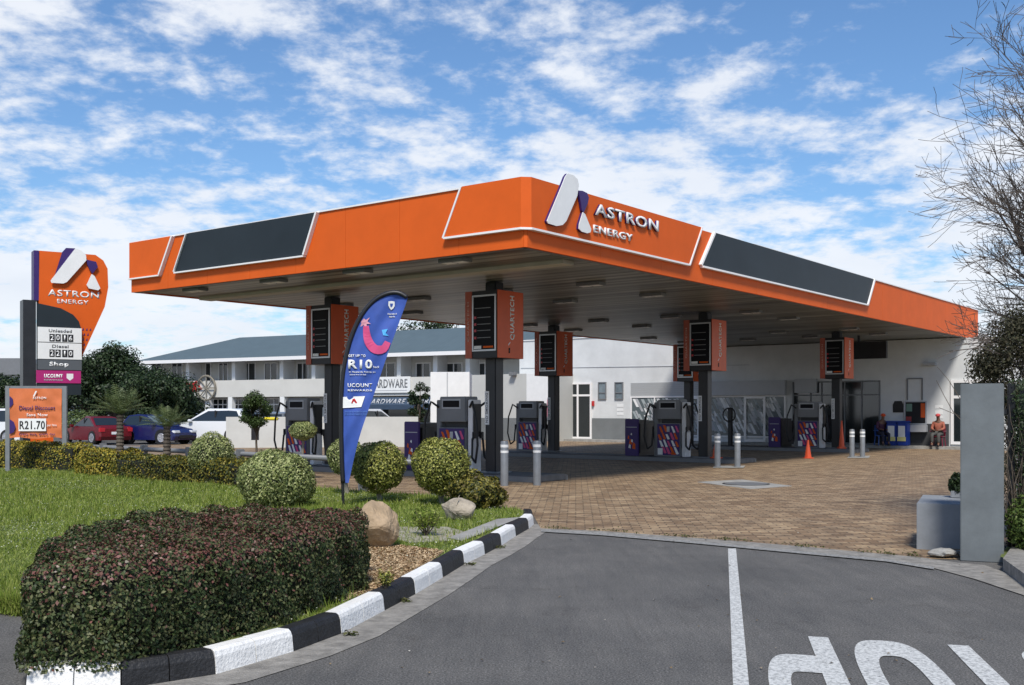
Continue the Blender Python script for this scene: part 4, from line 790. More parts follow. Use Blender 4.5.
# ---------------------------------------------------------------- banner stand
bd = 26.3; bs = thing('banner_stand', (at(36, bd), bd, .135), math.radians(8), 'orange fuel price banner reading R21.70 tied between two grey posts', 'banner')
def BQ(x, y): return ((x-36)*bd/F, EYE-(y-HZ)*bd/F-.135)
for x in (9.5, 63.5): MB().box(BQ(x, 0)[0]-.05, BQ(x, 0)[0]+.05, -.05, .05, 0, BQ(0, 386)[1]).build('post', M['metal'], bs)
MB().box(BQ(9.5, 0)[0]+.052, BQ(63.5, 0)[0]-.052, -.03, .03, BQ(0, 387.5)[1]-.04, BQ(0, 386)[1]).build('top_bar', M['metal'], bs)
def cloth(x0, x1, z0, z1, mapf, nx=24, nz=24, amp=.02):
    b = MB(); vs = []; 
    for side in (0, 1):
        for j in range(nz+1):
            for i in range(nx+1):
                u, v = i/nx, j/nz; x = x0+(x1-x0)*u; z = z0+(z1-z0)*v; sag = .03*math.sin(u*PI*3)*(1-v)*.6
                w = amp*(math.sin(9*u+5*v)+.6*math.sin(23*u*v+4*v)+.5*math.sin(14*(u-v)))
                vs.append(mapf(x, z+sag*(v < .02), w+side*.006))
    n = (nx+1)*(nz+1); fs = []
    for s_ in (0, 1):
        for j in range(nz):
            for i in range(nx): a = s_*n+j*(nx+1)+i; fs.append((a, a+1, a+nx+2, a+nx+1))
    b.add(vs, fs); return b
xb0, zb_0 = BQ(11.5, 438); xb1, zb_1 = BQ(61, 388.5)
bc = cloth(xb0, xb1, zb_0, zb_1, lambda x, z, w: (x, -.045+w*.5, z)).build('banner', mat('orange banner cloth', (.62, .16, .05), .7, .15, 2), bs, smooth=True, fixn=False)
def bt(s, x, y, w, h, m, bold=.015, yy=-.075): c = BQ(x, y); return text(s, w*bd/F, h*bd/F, .004, face_ny(c[0], c[1], yy), 'lettering', m, bc, bold)
a_ = BQ(20.5, 431); c_ = BQ(46.5, 418.5); MB().box(a_[0], c_[0], -.088, -.08, a_[1], c_[1]).build('price_plate', M['white'], bc)
bt('R21.70', 33.5, 425, 24, 8.5, M['black'], .02, -.09); bt('Diesel Discount', 38, 408, 34, 4.5, M['purple']); bt('Save Now', 38, 414.8, 20, 3, M['white']); bt('per litre', 52, 425.5, 9, 3, M['white']); bt('Every litre, every day', 38, 434.5, 34, 3.2, M['purple'])
bt('ASTRON', 40, 398, 13, 2.4, M['white']); 
b = MB(); b.prism([BQ(34, 396.5), BQ(35.5, 396.5), BQ(38, 391), BQ(36.5, 391)], face_ny(0, 0, -.08), 0, .006); b.build('logo', M['white'], bc)
b = MB(); b.prism([BQ(12, 419), BQ(16, 422), BQ(17.5, 427), BQ(16, 432), BQ(12, 434)], face_ny(0, 0, -.075), 0, .006); b.prism([BQ(12, 396), BQ(15, 399), BQ(15.5, 404), BQ(12, 408)], face_ny(0, 0, -.075), 0, .006); b.build('purple_print', M['purple'], bc)
# ---------------------------------------------------------------- feather flag
fd = 16.6; fl = thing('feather_flag', (at(343.5, fd), fd, .135), math.radians(0), 'tall blue feather flag with R10 offer and black pole in the lawn', 'flag')
def FQ(x, y): return ((x-343.5)*fd/F, EYE-(y-HZ)*fd/F-.135)
pole = [(343.5, 509), (342, 470), (341, 430), (341.5, 395), (344.5, 365), (351, 338), (361, 316), (373, 301.5), (386, 294), (398, 293), (407, 297.5)]
def interp(P, t):
    k = t*(len(P)-1); i = min(int(k), len(P)-2); f = k-i; 
    p0 = P[max(i-1, 0)]; p1 = P[i]; p2 = P[i+1]; p3 = P[min(i+2, len(P)-1)]
    return tuple(.5*((2*p1[j])+(-p0[j]+p2[j])*f+(2*p0[j]-5*p1[j]+4*p2[j]-p3[j])*f*f+(-p0[j]+3*p1[j]-3*p2[j]+p3[j])*f**3) for j in (0, 1))
pl = [interp(pole, t) for t in np.linspace(0, 1, 50)]
MB().tube([(FQ(*p)[0], 0, max(-.1, FQ(*p)[1])) for p in pl], [.022]*12+[.018]*38, 8).build('pole', M['black'], fl, smooth=True)
MB().tube([(0, 0, 0), (0, 0, -.13)], .03, 8).build('ground_spike', M['black'], fl)
rt = [(348.5, 483), (353, 462), (360, 436), (370, 405), (381, 374), (391, 345), (399, 322), (405, 306), (407.5, 298.5)]
lf = [(343, 483), (341.8, 460), (341.3, 430), (341.5, 395), (344.5, 365), (351, 338), (361, 316), (373, 301.5), (386, 294), (398, 292.8), (407, 297.3)]
nv, nu = 90, 30; vs = []; sl = []
def fw_(x, z): return .022*math.sin(x*9+z*2.2)+.012*math.sin(x*5-z*7)+.009*math.sin(x*22-z*13)
for s_ in (0, 1):
    for j in range(nv+1):
        t = j/nv; L_ = interp(lf, t); R_ = interp(rt, t)
        for i in range(nu+1):
            u = i/nu; x, z = FQ(L_[0]+(R_[0]-L_[0])*u, L_[1]+(R_[1]-L_[1])*u); vs.append((x, -.0+fw_(x, z)*min(1, u*3)+s_*.004, z))
n = (nv+1)*(nu+1); b = MB(); b.add(vs, [(s_*n+j*(nu+1)+i, s_*n+j*(nu+1)+i+1, s_*n+(j+1)*(nu+1)+i+1, s_*n+(j+1)*(nu+1)+i) for s_ in (0, 1) for j in range(nv) for i in range(nu)]); fc = b.build('flag_cloth', M['blueflag'], fl, smooth=True, fixn=False)
MB().tube([(FQ(*interp(lf, t))[0], 0, FQ(*interp(lf, t))[1]) for t in np.linspace(0, 1, 50)], .036, 8).build('sleeve', M['black'], fl, smooth=True)
def ft(s, x, y, w, h, m=M['white'], bold=.03, shear=0): 
    c = FQ(x, y); return text(s, w*fd/F, h*fd/F, .003, lambda a, b_, t: (c[0]+a, fw_(c[0]+a, c[1]+b_)-.012-t, c[1]+b_), 'lettering', m, fc, bold)
ft('GET UP TO', 357, 355.8, 17, 2.8, bold=.03); ft('R10', 360.5, 364.3, 24, 9.5, bold=.035); ft('back', 376.5, 367, 6, 2.2, bold=.02); ft('in Rewards Points on', 362.5, 372, 26, 1.6); ft('every litre of fuel', 358, 374.8, 16, 1.6)
ft('UCOUNT', 360, 385.3, 24, 4, bold=.02); ft('REWARDS', 360, 390.4, 24, 1.8); ft('Standard', 392, 313.8, 9, 1.6); ft('Bank', 392, 316.6, 6, 1.6)
def fpoly(P, nm, m, t=.003, off=.014):
    b = MB(); b.prism([FQ(*p) for p in P], lambda a, c, tt: (a, fw_(a, c)-off-tt, c), 0, t); return b.build(nm, m, fc)
fpoly([(388.5, 301.5), (391.5, 301), (394.5, 301.5), (394.5, 306), (393, 308.5), (391, 310), (389.5, 308), (388.3, 305.5)], 'shield', M['white']); fpoly([(390, 303.5), (393, 303.5), (392.5, 306), (391, 307.5), (390.2, 306)], 'shield_mark', M['blueflag'], .003, .019)
fpoly([(342.5, 397), (365, 396), (361.5, 407), (342.5, 408)], 'white_band', M['white']); fpoly([(353, 399), (355, 398.5), (357.5, 403), (356, 403.5), (354, 401), (352.5, 403.5), (351.5, 403)], 'band_logo', M['red'], .003, .02)
arc = [(366, 326), (367, 336), (370, 344), (376, 349.5), (384, 349), (388, 342)]; rp = [interp(arc, t) for t in np.linspace(0, 1, 16)]
b = MB(); q = [FQ(*p) for p in rp]; L1 = []; L2 = []
for i, p in enumerate(q):
    t = Vector(q[min(i+1, 15)])-Vector(q[max(i-1, 0)]); t.normalize(); nn_ = Vector((-t.y, t.x)); w = .045+.025*math.sin(i/15*PI)
    L1.append(tuple(Vector(p)+nn_*w)); L2.append(tuple(Vector(p)-nn_*w))
for i in range(15): b.prism([L1[i], L1[i+1], L2[i+1], L2[i]], lambda a, c, tt: (a, fw_(a, c)-.014-tt, c), 0, .003)
b.build('pink_hose_print', M['pink'], fc)
fpoly([(361, 322), (364, 318.5), (366, 320), (370, 317.5), (367.5, 321.5), (371, 324), (366.5, 324), (367, 328), (363.5, 325), (360, 327), (361.5, 323.5)], 'splash_print', mat('pale pink print', (.75, .35, .42), .6)); fpoly([(382, 330), (388, 329), (386, 333), (389, 336), (383.5, 335.5)], 'blue_print', M['sky'])
for i in range(3): ft('terms and conditions apply', 356, 411.5+i*1.6, 22, .8, mat('faint blue print', (.15, .3, .65), .6))
# ---------------------------------------------------------------- garden rail
gr = thing('garden_rail', SF.w(-.65, -1.75), TH-.085, 'long low grey pipe rail on short posts between lawn and forecourt', 'rail')
MB().tube([(.0, 0, .7), (-32, 0, .7)], .055, 10).build('pipe', M['greymid'], gr, smooth=True)
MB().box(-.09, .09, -.09, .09, 0, .86, .015).build('end_post', M['greymid'], gr)
for k in range(1, 16): MB().box(-.07-k*2.05, .07-k*2.05, -.07, .07, 0, .8, .01).build('post', M['greymid'], gr)
# ---------------------------------------------------------------- pillar and planter on the right
Pd = 11.5; pil = thing('gate_pillar', (at(982, Pd), Pd, 0), -.42, 'tall flat grey plastered gate pillar at the right edge of the driveway', 'pillar')
hw = 21.5*Pd/F/1.075; MB().box(-hw, hw, 0, .42, 0, zat(383.5, Pd), .008).build('shaft', M['pillar'], pil)
b = MB(); x0, x1 = at(914, 12.6), at(962, 12.6); pn = thing('planter_box', ((x0+x1)/2-.04, 12.42, 0), -.42, 'low grey plastered planter box attached left of the tall pillar', 'planter'); hw = (x1-x0)/2*.93
b.box(-hw, hw, 0, 1.35, 0, .55, .006); b.build('box', M['planter'], pn)
MB().box(hw*.3, hw, .95, 1.3, .551, .64, .008).build('rear_ledge', M['planter'], pn)
# wall behind pillar running away: dark fence with creeper
fn = thing('steel_fence', (5.62, 12.0, 0), 0, 'dark steel palisade fence with climbing creeper right of the grey pillar', 'fence')
b = MB()
for i in range(26): x = i*.13; b.box(x, x+.08, 0, .03, .1, 1.95-.05*(i % 2), .004)
b.build('pickets', M['column'], fn); MB().box(-.1, 3.4, .031, .07, .4, .46).box(-.1, 3.4, .031, .07, 1.6, 1.66).build('cross_rail', M['column'], fn)
# weeds, creeper
P = np.stack([rng.uniform(.02, 1.8, 26000), rng.normal(.02, .12, 26000), rng.uniform(0, 2.0, 26000)], 1); dens = np.sin(P[:, 0]*7)+np.sin(P[:, 2]*5+P[:, 0]*4)+rng.uniform(-.8, 1.2, 26000); P = P[dens > .2]
crp = thing('creeper', (5.62, 11.95, 0), 0, 'sparse dark creeper climbing the steel fence beside the grey pillar', 'creeper'); leafobj('foliage', P, np.tile((0, -1, .3), (len(P), 1)), .035, L_TREE, crp)
b = MB()
for k in range(150):
    x = random.uniform(0, 1.8); z = 0; pth = []; y = random.uniform(-.12, .02)
    for j in range(9): pth.append((x, y, z)); x += random.uniform(-.09, .09); z += random.uniform(.12, .27); y += random.uniform(-.04, .04)
    b.tube(pth, [.009-.0008*i for i in range(9)], 4)
b.build('vines', M['bark'], crp)
P = sphere_pts(5200)*np.array([.5, .35, .42])*rng.uniform(.6, 1, (5200, 1))+np.array([.25, -.12, .34]); P = P[P[:, 2] > .02]
wp = thing('weed_clump', (5.6, 11.6, .08), 0, 'green leafy weeds with small yellow flowers at the foot of the fence', 'weeds'); leafobj('foliage', P, P-np.array([.25, -.1, .1]), .045, leafmat('weed leaves', [(.04, .07, .015), (.09, .14, .03), (.15, .2, .05)], .6), wp)
P = P[rng.choice(len(P), 26)]; leafobj('flowers', P*1.04, P, .03, M['yellow'], wp)
P = sphere_pts(1300)*np.array([.10, .12, .16])*rng.uniform(.5, 1, (1300, 1))+np.array([0, 0, .16]); pq = (at(957, 13.3), 13.3, .55); pl_ = thing('potted_shrub', pq, 0, 'small dark green shrub growing in the planter behind the pillar', 'shrub'); leafobj('foliage', P, P, .04, L_TREE, pl_); MB().tube([(0, 0, 0), (0, 0, .15)], .012, 5).build('stem', M['bark'], pl_)
# ---------------------------------------------------------------- rocks
def rock(name, px, py, w, h, d_, m, label, seed, z=.135):
    rr = random.Random(seed); bm = bmesh.new()
    for i in range(26):
        a = Vector((rr.gauss(0, 1), rr.gauss(0, 1), rr.gauss(0, 1))).normalized(); bm.verts.new((a.x*w*rr.uniform(.85, 1.1), a.y*d_*rr.uniform(.85, 1.1), a.z*h*rr.uniform(.85, 1.1)))
    r_ = bmesh.ops.convex_hull(bm, input=bm.verts[:]); 
    bmesh.ops.delete(bm, geom=[g for g in r_['geom_interior'] if isinstance(g, bmesh.types.BMVert)], context='VERTS')
    bmesh.ops.bevel(bm, geom=bm.edges[:], offset=.018, segments=1, affect='EDGES'); bmesh.ops.triangulate(bm, faces=bm.faces[:]); bmesh.ops.subdivide_edges(bm, edges=bm.edges[:], cuts=3, use_grid_fill=True)
    from mathutils import noise
    for v in bm.verts: v.co += v.co.normalized()*.03*noise.fractal(v.co*5+Vector((seed, 0, 0)), 1, 2, 5)
    me = bpy.data.meshes.new(name); bm.to_mesh(me); bm.free(); me.materials.append(m); o = bpy.data.objects.new(name, me); COL.objects.link(o); x, y = gp(px, py, z); o.location = (x, y+d_*.5, z+h*.72); tag(o, label, 'rock'); return o
rock('rock', 373, 549, .27, .31, .3, M['rock'], 'large squarish tan boulder at the right end of the red tipped hedge', 5)
rock('rock', 459, 521, .29, .18, .28, M['rock2'], 'smaller grey tan boulder on the slab below the yellow green topiary ball', 9)
rock('rock', 945, 558, .19, .06, .14, M['concrete'], 'flat pale stone lying at the foot of the tall grey pillar', 12, .01)
# ---------------------------------------------------------------- hedges, topiary
from mathutils import noise as mnoise
def poly_dist(P, poly):
    d = np.full(len(P), 1e9); inside = np.zeros(len(P), bool); n = len(poly); best = np.zeros((len(P), 2))
    for i in range(n):
        a = np.array(poly[i]); b_ = np.array(poly[(i+1) % n]); e = b_-a; t = np.clip(((P-a)@e)/(e@e), 0, 1); q = a+t[:, None]*e; dd = np.linalg.norm(P-q, axis=1); m_ = dd < d; best[m_] = q[m_]; d = np.minimum(d, dd)
        c = ((a[1] > P[:, 1]) != (b_[1] > P[:, 1])) & (P[:, 0] < (b_[0]-a[0])*(P[:, 1]-a[1])/(b_[1]-a[1]+1e-12)+a[0]); inside ^= c
    return np.where(inside, d, -d), best
def hedge(name, poly, z0, z1, n, size, mats, label, cat='hedge', rad=.14, redp=None, core=M['dark'], aspect=.6, zfun=None, group=None):
    cx_ = sum(p[0] for p in poly)/len(poly); cy_ = sum(p[1] for p in poly)/len(poly); r = thing(name, (cx_, cy_, z0), 0, label, cat, group); P2 = [(p[0]-cx_, p[1]-cy_) for p in poly]
    lo = np.min(P2, 0)-.06; hi = np.max(P2, 0)+.06; got = []; gn = []; tot = 0; H = z1-z0
    while tot < n:
        m_ = n*3; P = np.stack([rng.uniform(lo[0], hi[0], m_), rng.uniform(lo[1], hi[1], m_), rng.uniform(0, H+.06, m_)], 1); d, q = poly_dist(P[:, :2], P2)
        bump = .035*np.sin(P[:, 0]*5.3+P[:, 2]*7)*np.sin(P[:, 1]*6.1+1)+.025*np.sin(P[:, 0]*13+P[:, 1]*11+P[:, 2]*9)
        if zfun is not None: top = H*zfun(P[:, 0]+cx_, P[:, 1]+cy_)-P[:, 2]
        else: top = H-P[:, 2]
        # rounded edge: distance measured in a rounded box
        a_ = np.maximum(rad-d, 0); c_ = np.maximum(rad-top, 0); sd_ = rad-np.sqrt(a_**2+c_**2); sd_ = np.where((d > rad) | (top > rad), np.minimum(d, top), sd_)
        sd_ = sd_+bump; ok = (sd_ > -.015) & (sd_ < .10*rng.uniform(.1, 1, m_)) & (P[:, 2] > .01)
        nn_ = np.zeros_like(P); nn_[:, :2] = (q-P[:, :2]); l = np.linalg.norm(nn_[:, :2], axis=1)[:, None]+1e-6; nn_[:, :2] = nn_[:, :2]/l*np.sign(d)[:, None]*np.clip(1-d/.25, 0, 1)[:, None]; nn_[:, 2] = np.clip(1-top/.25, .15, 1)
        got.append(P[ok]); gn.append(nn_[ok]); tot += ok.sum()
    P = np.concatenate(got)[:n]; N_ = np.concatenate(gn)[:n]; mi = None
    if redp is not None: mi = (rng.uniform(0, 1, n) < redp(P, H)).astype(int)
    leafobj('foliage', P, N_, size, mats, r, mi, aspect)
    k = 1-.2/max(hi[0]-lo[0], 1); pc = [(p[0]*(1-.12/max(.3, math.hypot(*p))), p[1]*(1-.12/max(.3, math.hypot(*p)))) for p in P2]
    b = MB()
    nz_ = []
    top_ = [(p[0], p[1], (H*(float(zfun(p[0]+cx_, p[1]+cy_)) if zfun is not None else 1))-.10) for p in pc]
    m_ = len(pc); b.add([(p[0], p[1], .0) for p in pc]+top_, [list(range(m_)), list(range(2*m_-1, m_-1, -1))]+[(i, (i+1) % m_, (i+1) % m_+m_, i+m_) for i in range(m_)]); b.build('dark_core', core, r)  # solid core inside the leaf shell, not modelled twigs
    return r
twig = mat('dark inner core', (.012, .013, .008), .95)  # near-black for the solid cores: shade between leaves put into the colour
hp = [(-2.83, 6.18), (-2.27, 6.27), (-1.87, 6.92), (-1.54, 7.75), (-1.24, 8.85), (-1.35, 9.7), (-2.3, 9.8), (-3.2, 9.5), (-3.42, 8.6), (-3.4, 7.8), (-3.22, 7.15), (-3.03, 6.6)]
def redp(P, H): return np.where(P[:, 2] > H*.84, .16+.34*np.clip(.5+.5*np.sin(P[:, 0]*2.2+1)+.6*P[:, 0], 0, 1), np.where(P[:, 2] > H*.62, .12, .03))
rh = hedge('clipped_hedge', hp, .1, .75, 95000, .027, [L_HEDGE, L_RED], 'big clipped dark hedge with reddish new leaves on top beside the kerb', rad=.2, redp=redp, core=twig)
P = [(random.uniform(-2.9, -1.4), 0, 0) for _ in range(1)]
fpts = []
for (px, py, d) in ((160, 571, 7.1), (125, 609, 6.85), (187, 600, 7.3), (30, 580, 7.0), (118, 547, 7.4)):
    for k in range(14): fpts.append((at(px, d)+random.gauss(0, .018)+1.0*0-rh.location.x, d-.06+random.gauss(0, .012)-rh.location.y, zat(py, d)+random.gauss(0, .015)-rh.location.z))
leafobj('blossom', fpts, [(0, -1, .3)]*len(fpts), .02, L_FLOWER, rh)
U = Vector((-.796, .606))
def strip_hedge(s0_, s1_, y0, wdt, z1, n, label, mats=L_YEL):
    pts = [SF.w(-s0_, y0)[:2], SF.w(-s0_, y0-wdt)[:2], SF.w(-(s0_+s1_)/2, y0-wdt-.06)[:2], SF.w(-s1_, y0-wdt)[:2], SF.w(-s1_, y0)[:2]]
    return hedge('garden_hedge', pts, .12, z1, n, .055, mats, label, rad=.18, core=twig, group='golden hedges along the rail')
strip_hedge(12.2, 22, -1.15, .75, .80, 20000, 'golden green hedge behind the price banner at the far left')
strip_hedge(9.9, 11.5, -1.5, .8, .72, 6500, 'short golden hedge section between the second palm and the left topiary ball')
strip_hedge(4.6, 9.5, -1.75, .8, .64, 13000, 'dark golden hedge behind the large low dome shrub', leafmat('deep golden leaves', [(.02, .03, .008), (.05, .07, .015), (.13, .13, .025), (.30, .24, .03), (.05, .055, .015)], .5, .2))
def topiary(px, py, r, basey, mats, label, n, sq=(1, 1, 1), size=.04, stem=True, cut=None, rough=.05):
    x, y = gp(px, basey, .135); s = y/F; R_ = r*s*.94; cz = EYE-(py-HZ)*s-.135
    t = thing('topiary_shrub', (x, y, .135), 0, label, 'shrub', 'clipped topiary shrubs on the lawn')
    D = sphere_pts(n); rr = 1+rough*(np.sin(D[:, 0]*6+px)*np.sin(D[:, 2]*5)+.6*np.sin(D[:, 1]*11+D[:, 0]*7)); P = D*(R_*rr*rng.uniform(.86, 1.02, n))[:, None]*np.array(sq)
    if cut is not None: P = P[P[:, 2] > -cut*R_]
    Dn = P/np.linalg.norm(P, axis=1)[:, None]; P = P+np.array([0, 0, cz]); k = P[:, 2] > .015; P = P[k]; Dn = Dn[k]
    leafobj('foliage', P, Dn, size, mats, t, None, .6)
    MB().ball((0, 0, cz+(R_*.06 if cut else 0)), R_*.84, 10, tuple(a*(.93 if i == 2 else 1) for i, a in enumerate(sq))).build('dark_core', twig, t)  # solid dark ball behind the leaves, its colour stands for inner shade
    if stem: MB().tube([(.02, 0, 0), (-.02, .0, cz*.4), (.01, 0, cz-R_*.6)], [.045, .035, .03], 8).build('trunk', M['stem'], t)
    return t
topiary(212, 455, 24, 483, L_VAR, 'variegated topiary ball on a leaning stem left of the large dome shrub', 6500)
topiary(276.5, 481, 40, 507, L_VAR, 'largest low dome shaped pale variegated shrub on the lawn', 15000, (1, 1, .82), .042, stem=False)
topiary(303, 431, 14.5, 474, L_VAR, 'small flattened topiary ball in front of the left fuel pump', 3600, (1, 1, .68))
topiary(379, 467, 28, 502, L_VARY, 'yellow tinged topiary ball directly right of the blue feather flag', 8500, (1, 1, .98))
topiary(441, 466, 31, 505, L_VARY, 'largest yellow green topiary ball behind the smaller boulder', 9500, (1, 1, .98))
topiary(346, 457, 20, 494, L_VAR, 'pale topiary ball half hidden behind the blue feather flag', 4500)
topiary(477, 492, 24, 508, leafmat('mixed shrub leaves', [(.02, .03, .01), (.05, .06, .015), (.14, .13, .03), (.30, .26, .05), (.07, .05, .02)], .5, .2), 'loose dark shrub with yellow tips beside the rail end post', 6000, (1.15, 1, .8), .06, stem=False, rough=.2)
def small_plant(px, py, h, n, label, spread=.5):
    x, y = gp(px, py, .135); t = thing('young_shrub', (x, y, .135), 0, label, 'shrub'); P = []; b = MB()
    for k in range(9):
        a = random.uniform(0, 2*PI); e = random.uniform(.2, 1); tip = Vector((math.cos(a)*h*spread*e, math.sin(a)*h*spread*e, h*random.uniform(.55, 1))); b.tube([(0, 0, 0), tuple(tip*.5+Vector((0, 0, -.02))), tuple(tip)], [.012, .008, .004], 4)
        for j in range(n//9): P.append(tuple(tip*random.uniform(.45, 1.05)+Vector([random.gauss(0, h*.09) for _ in range(3)])))
    b.build('stems', M['bark'], t); leafobj('foliage', P, [(0, 0, 1)]*len(P), .035, L_GRASS if 'bright' in label else L_VARY, t)
small_plant(426, 536, .33, 900, 'bright young shrub with bare stem between the two boulders', .75)
small_plant(386, 590, .16, 260, 'tiny low plant in the mulch right of the red tipped hedge')
# grass tufts
GP = []
bedA = [tuple(p) for p in kin]+[SF.w(-.6, -1.9)[:2], SF.w(-12, -1.75)[:2], SF.w(-19, -1.75)[:2], (-15, 20), (-9, 9.2)]
N0 = 260000; d_ = rng.uniform(7.5, 27, N0)**1; X_ = rng.uniform(-.5, .03, N0)*d_; P = np.stack([X_, d_], 1)
dd, _ = poly_dist(P, bedA); ok = dd > .03
for pl2, md in ((mul, .02), ([tuple(g) for g in [gp(448, 538, .15), gp(497, 519, .15), gp(522, 517, .15), gp(462, 541, .15)]], 0), (hp, -.02)):
    q_, _ = poly_dist(P, [tuple(a) for a in pl2]); ok &= (q_ < md) | ((rng.uniform(0, 1, N0) < .05) & (pl2 is mul))
q_, _ = poly_dist(P, [gp(385, 537, .14), gp(400, 527, .14), gp(447, 527, .14), gp(470, 533, .14), gp(455, 541, .14), gp(410, 543, .14)]); ok &= (q_ < 0) | (rng.uniform(0, 1, N0) < .18)
P = P[ok]; P = P[:150000]; ne = 9000; te = rng.uniform(0, 1, ne); ea = np.array(kin[0]); eb = np.array(kin[1]); ec = np.array(kin[2]); P = np.concatenate([P, np.where(te[:, None] < .5, ea+(eb-ea)*(te/.5)[:, None], eb+(ec-eb)*((te-.5)/.5)[:, None])+np.array((0, -.03))+rng.normal(0, .02, (ne, 2))]); n = len(P); h = rng.gamma(3, .012, n)*(1+.55*np.sin(P[:, 0]*1.7)*np.sin(P[:, 1]*1.3)); sc = np.clip(P[:, 1]/12, .8, 1.8); wdt = .006*sc; a = rng.uniform(0, PI, n); lean = rng.normal(0, .025, (n, 2))
zb__ = np.full(n, .134); zb__[-ne:] = rng.uniform(0, .13, ne); B = np.column_stack([P, zb__]); dx = np.column_stack([np.cos(a)*wdt, np.sin(a)*wdt, np.zeros(n)]); T_ = B+np.column_stack([lean, h]); V = np.stack([B-dx, B+dx, T_], 1).reshape(-1, 3)
me = bpy.data.meshes.new('grass'); me.vertices.add(3*n); me.vertices.foreach_set('co', V.ravel().astype(np.float32)); me.loops.add(3*n); me.loops.foreach_set('vertex_index', np.arange(3*n, dtype=np.int32)); me.polygons.add(n); me.polygons.foreach_set('loop_start', np.arange(0, 3*n, 3, dtype=np.int32)); me.polygons.foreach_set('loop_total', np.full(n, 3, np.int32)); me.materials.append(L_GRASS); me.update()
go = bpy.data.objects.new('grass', me); COL.objects.link(go); tag(go, 'short green grass growing on the lawn', 'grass', kind='stuff')
# clover flowers
cs_ = np.where(rng.uniform(0, 1, n) < .2+.8*np.clip(np.sin(P[:, 0]*.9+P[:, 1]*.6)*np.sin(P[:, 1]*1.1), 0, 1))[0][:7000] if False else rng.permutation(np.where(np.sin(P[:, 0]*.9+P[:, 1]*.6)*np.sin(P[:, 1]*1.1)+rng.uniform(-.6, .6, n) > -.1)[0])[:7000]; cs_ = cs_[cs_ < n-ne]; nc = len(cs_); sel = P[cs_]; fo = leafobj('clover_flowers', np.column_stack([sel, rng.uniform(.15, .19, nc)]), np.tile((0, 0, 1.), (nc, 1)), .02, leafmat('clover petals', [(.5, .5, .4), (.6, .62, .45)], .7), None); tag(fo, 'tiny white clover flowers scattered over the lawn', 'flowers', kind='stuff')
# mulch chips
q_ = np.column_stack([rng.uniform(-1.9, -.3, 14000), rng.uniform(8.6, 12.6, 14000)]); dd, _ = poly_dist(q_, mul); q_ = q_[dd > .01]; mo = leafobj('bark_mulch', np.column_stack([q_, np.full(len(q_), .15)]), np.tile((0, 0, 1.), (len(q_), 1)), .032, leafmat('bark chips', [(.16, .09, .05), (.38, .26, .14), (.55, .42, .26), (.30, .18, .09)], .9, 0), None, None, .7, .5); tag(mo, 'brown bark chips covering the bed beside the hedge', 'mulch', kind='stuff')
# weeds along joints
pts = []; 
for (px, py) in [(470, 566), (405, 603), (350, 637), (500, 549)]:
    x, y = gp(px, py)
    for k in range(40): pts.append((x+random.gauss(0, .03), y+random.gauss(0, .02)+.03, abs(random.gauss(0, .012))+.01))
for k in range(700):
    t = random.random(); i = min(int(t*6), 5); f = t*6-i; a_ = Vector(ed[i]).lerp(Vector(ed[i+1]), f) ; c_ = Vector(up[i]).lerp(Vector(up[i+1]), f); p = a_.lerp(c_, random.uniform(.75, 1.15)); 
    if random.random() < .5*(1+math.sin(t*40)): pts.append((p.x, p.y, .02+abs(random.gauss(0, .012))))
wo_ = leafobj('joint_weeds', pts, [(0, 0, 1)]*len(pts), .035, leafmat('dry weeds', [(.03, .05, .01), (.12, .11, .05), (.1, .13, .03)], .8), None); tag(wo_, 'small weeds and litter in the kerb and apron joints', 'weeds', kind='stuff')
lt_ = [(*gp(random.uniform(300, 1000), random.uniform(560, 684)), .012) for _ in range(46)]+[(*gp(random.uniform(560, 900), random.uniform(470, 545)), .02) for _ in range(60)]
tag(leafobj('leaf_litter', lt_, [(0, 0, 1)]*len(lt_), .03, leafmat('dry litter', [(.5, .48, .42), (.15, .10, .05), (.3, .22, .12), (.06, .05, .04)], .8, 0), None, None, .7, .4), 'scattered dry leaves and paper scraps on the asphalt and pavers', 'litter', kind='stuff')
# ---------------------------------------------------------------- palms, trees
def palm(px, py, ht, lab, nfr=34, fl_=.95):
    x, y = gp(px, py, .135); t = thing('small_palm', (x, y, .135), 0, lab, 'palm', 'small palms on the lawn')
    prof = [(.12, 0), (.10, .15)]; k = 0; z = .15
    while z < ht: prof += [(.105-.02*z/ht, z), (.085-.02*z/ht, z+.05)]; z += .08
    MB().lathe(prof, 10).build('trunk', M['bark'], t); b = MB()
    for i in range(nfr):
        a = i*2.4; e = .25+1.0*(i/nfr); L_ = fl_*random.uniform(.8, 1.1); pts = []
        for j in range(9): s_ = j/8; r_ = L_*s_*math.cos(1.25-e*.95+s_*.25); zz_ = L_*s_*math.sin(1.35-e*.7)-.36*L_*s_*s_*e; pts.append(Vector((math.cos(a)*r_, math.sin(a)*r_, ht+zz_)))
        for j in range(8):
            for f in (0, .5):
                p = pts[j].lerp(pts[j+1], f); tt = (pts[j+1]-pts[j]).normalized(); sd2 = tt.cross(Vector((0, 0, 1))); 
                if sd2.length < .01: sd2 = Vector((1, 0, 0))
                sd2.normalize(); w = .17*math.sin(PI*min(1, (j+f)/8*.9+.12))
                for s2 in (-1, 1): q = p+sd2*s2*w+tt*w*.7-Vector((0, 0, w*.25)); b.add([tuple(p-tt*.012), tuple(p+tt*.012), tuple(q)], [(0, 1, 2)])
    b.build('fronds', L_PALM, t, fixn=False); return t
palm(120, 476, 1.42, 'small palm with ragged fronds just right of the price banner'); palm(167, 478, 1.12, 'small palm left of the short golden hedge section', 26, .72)
for px, py in ((160, 478),): sheet('paving_slab', [gp(150, 479, .14), gp(177, 479, .14), gp(176, 476, .14), (gp(152, 476, .14))], .145, M['concrete'])
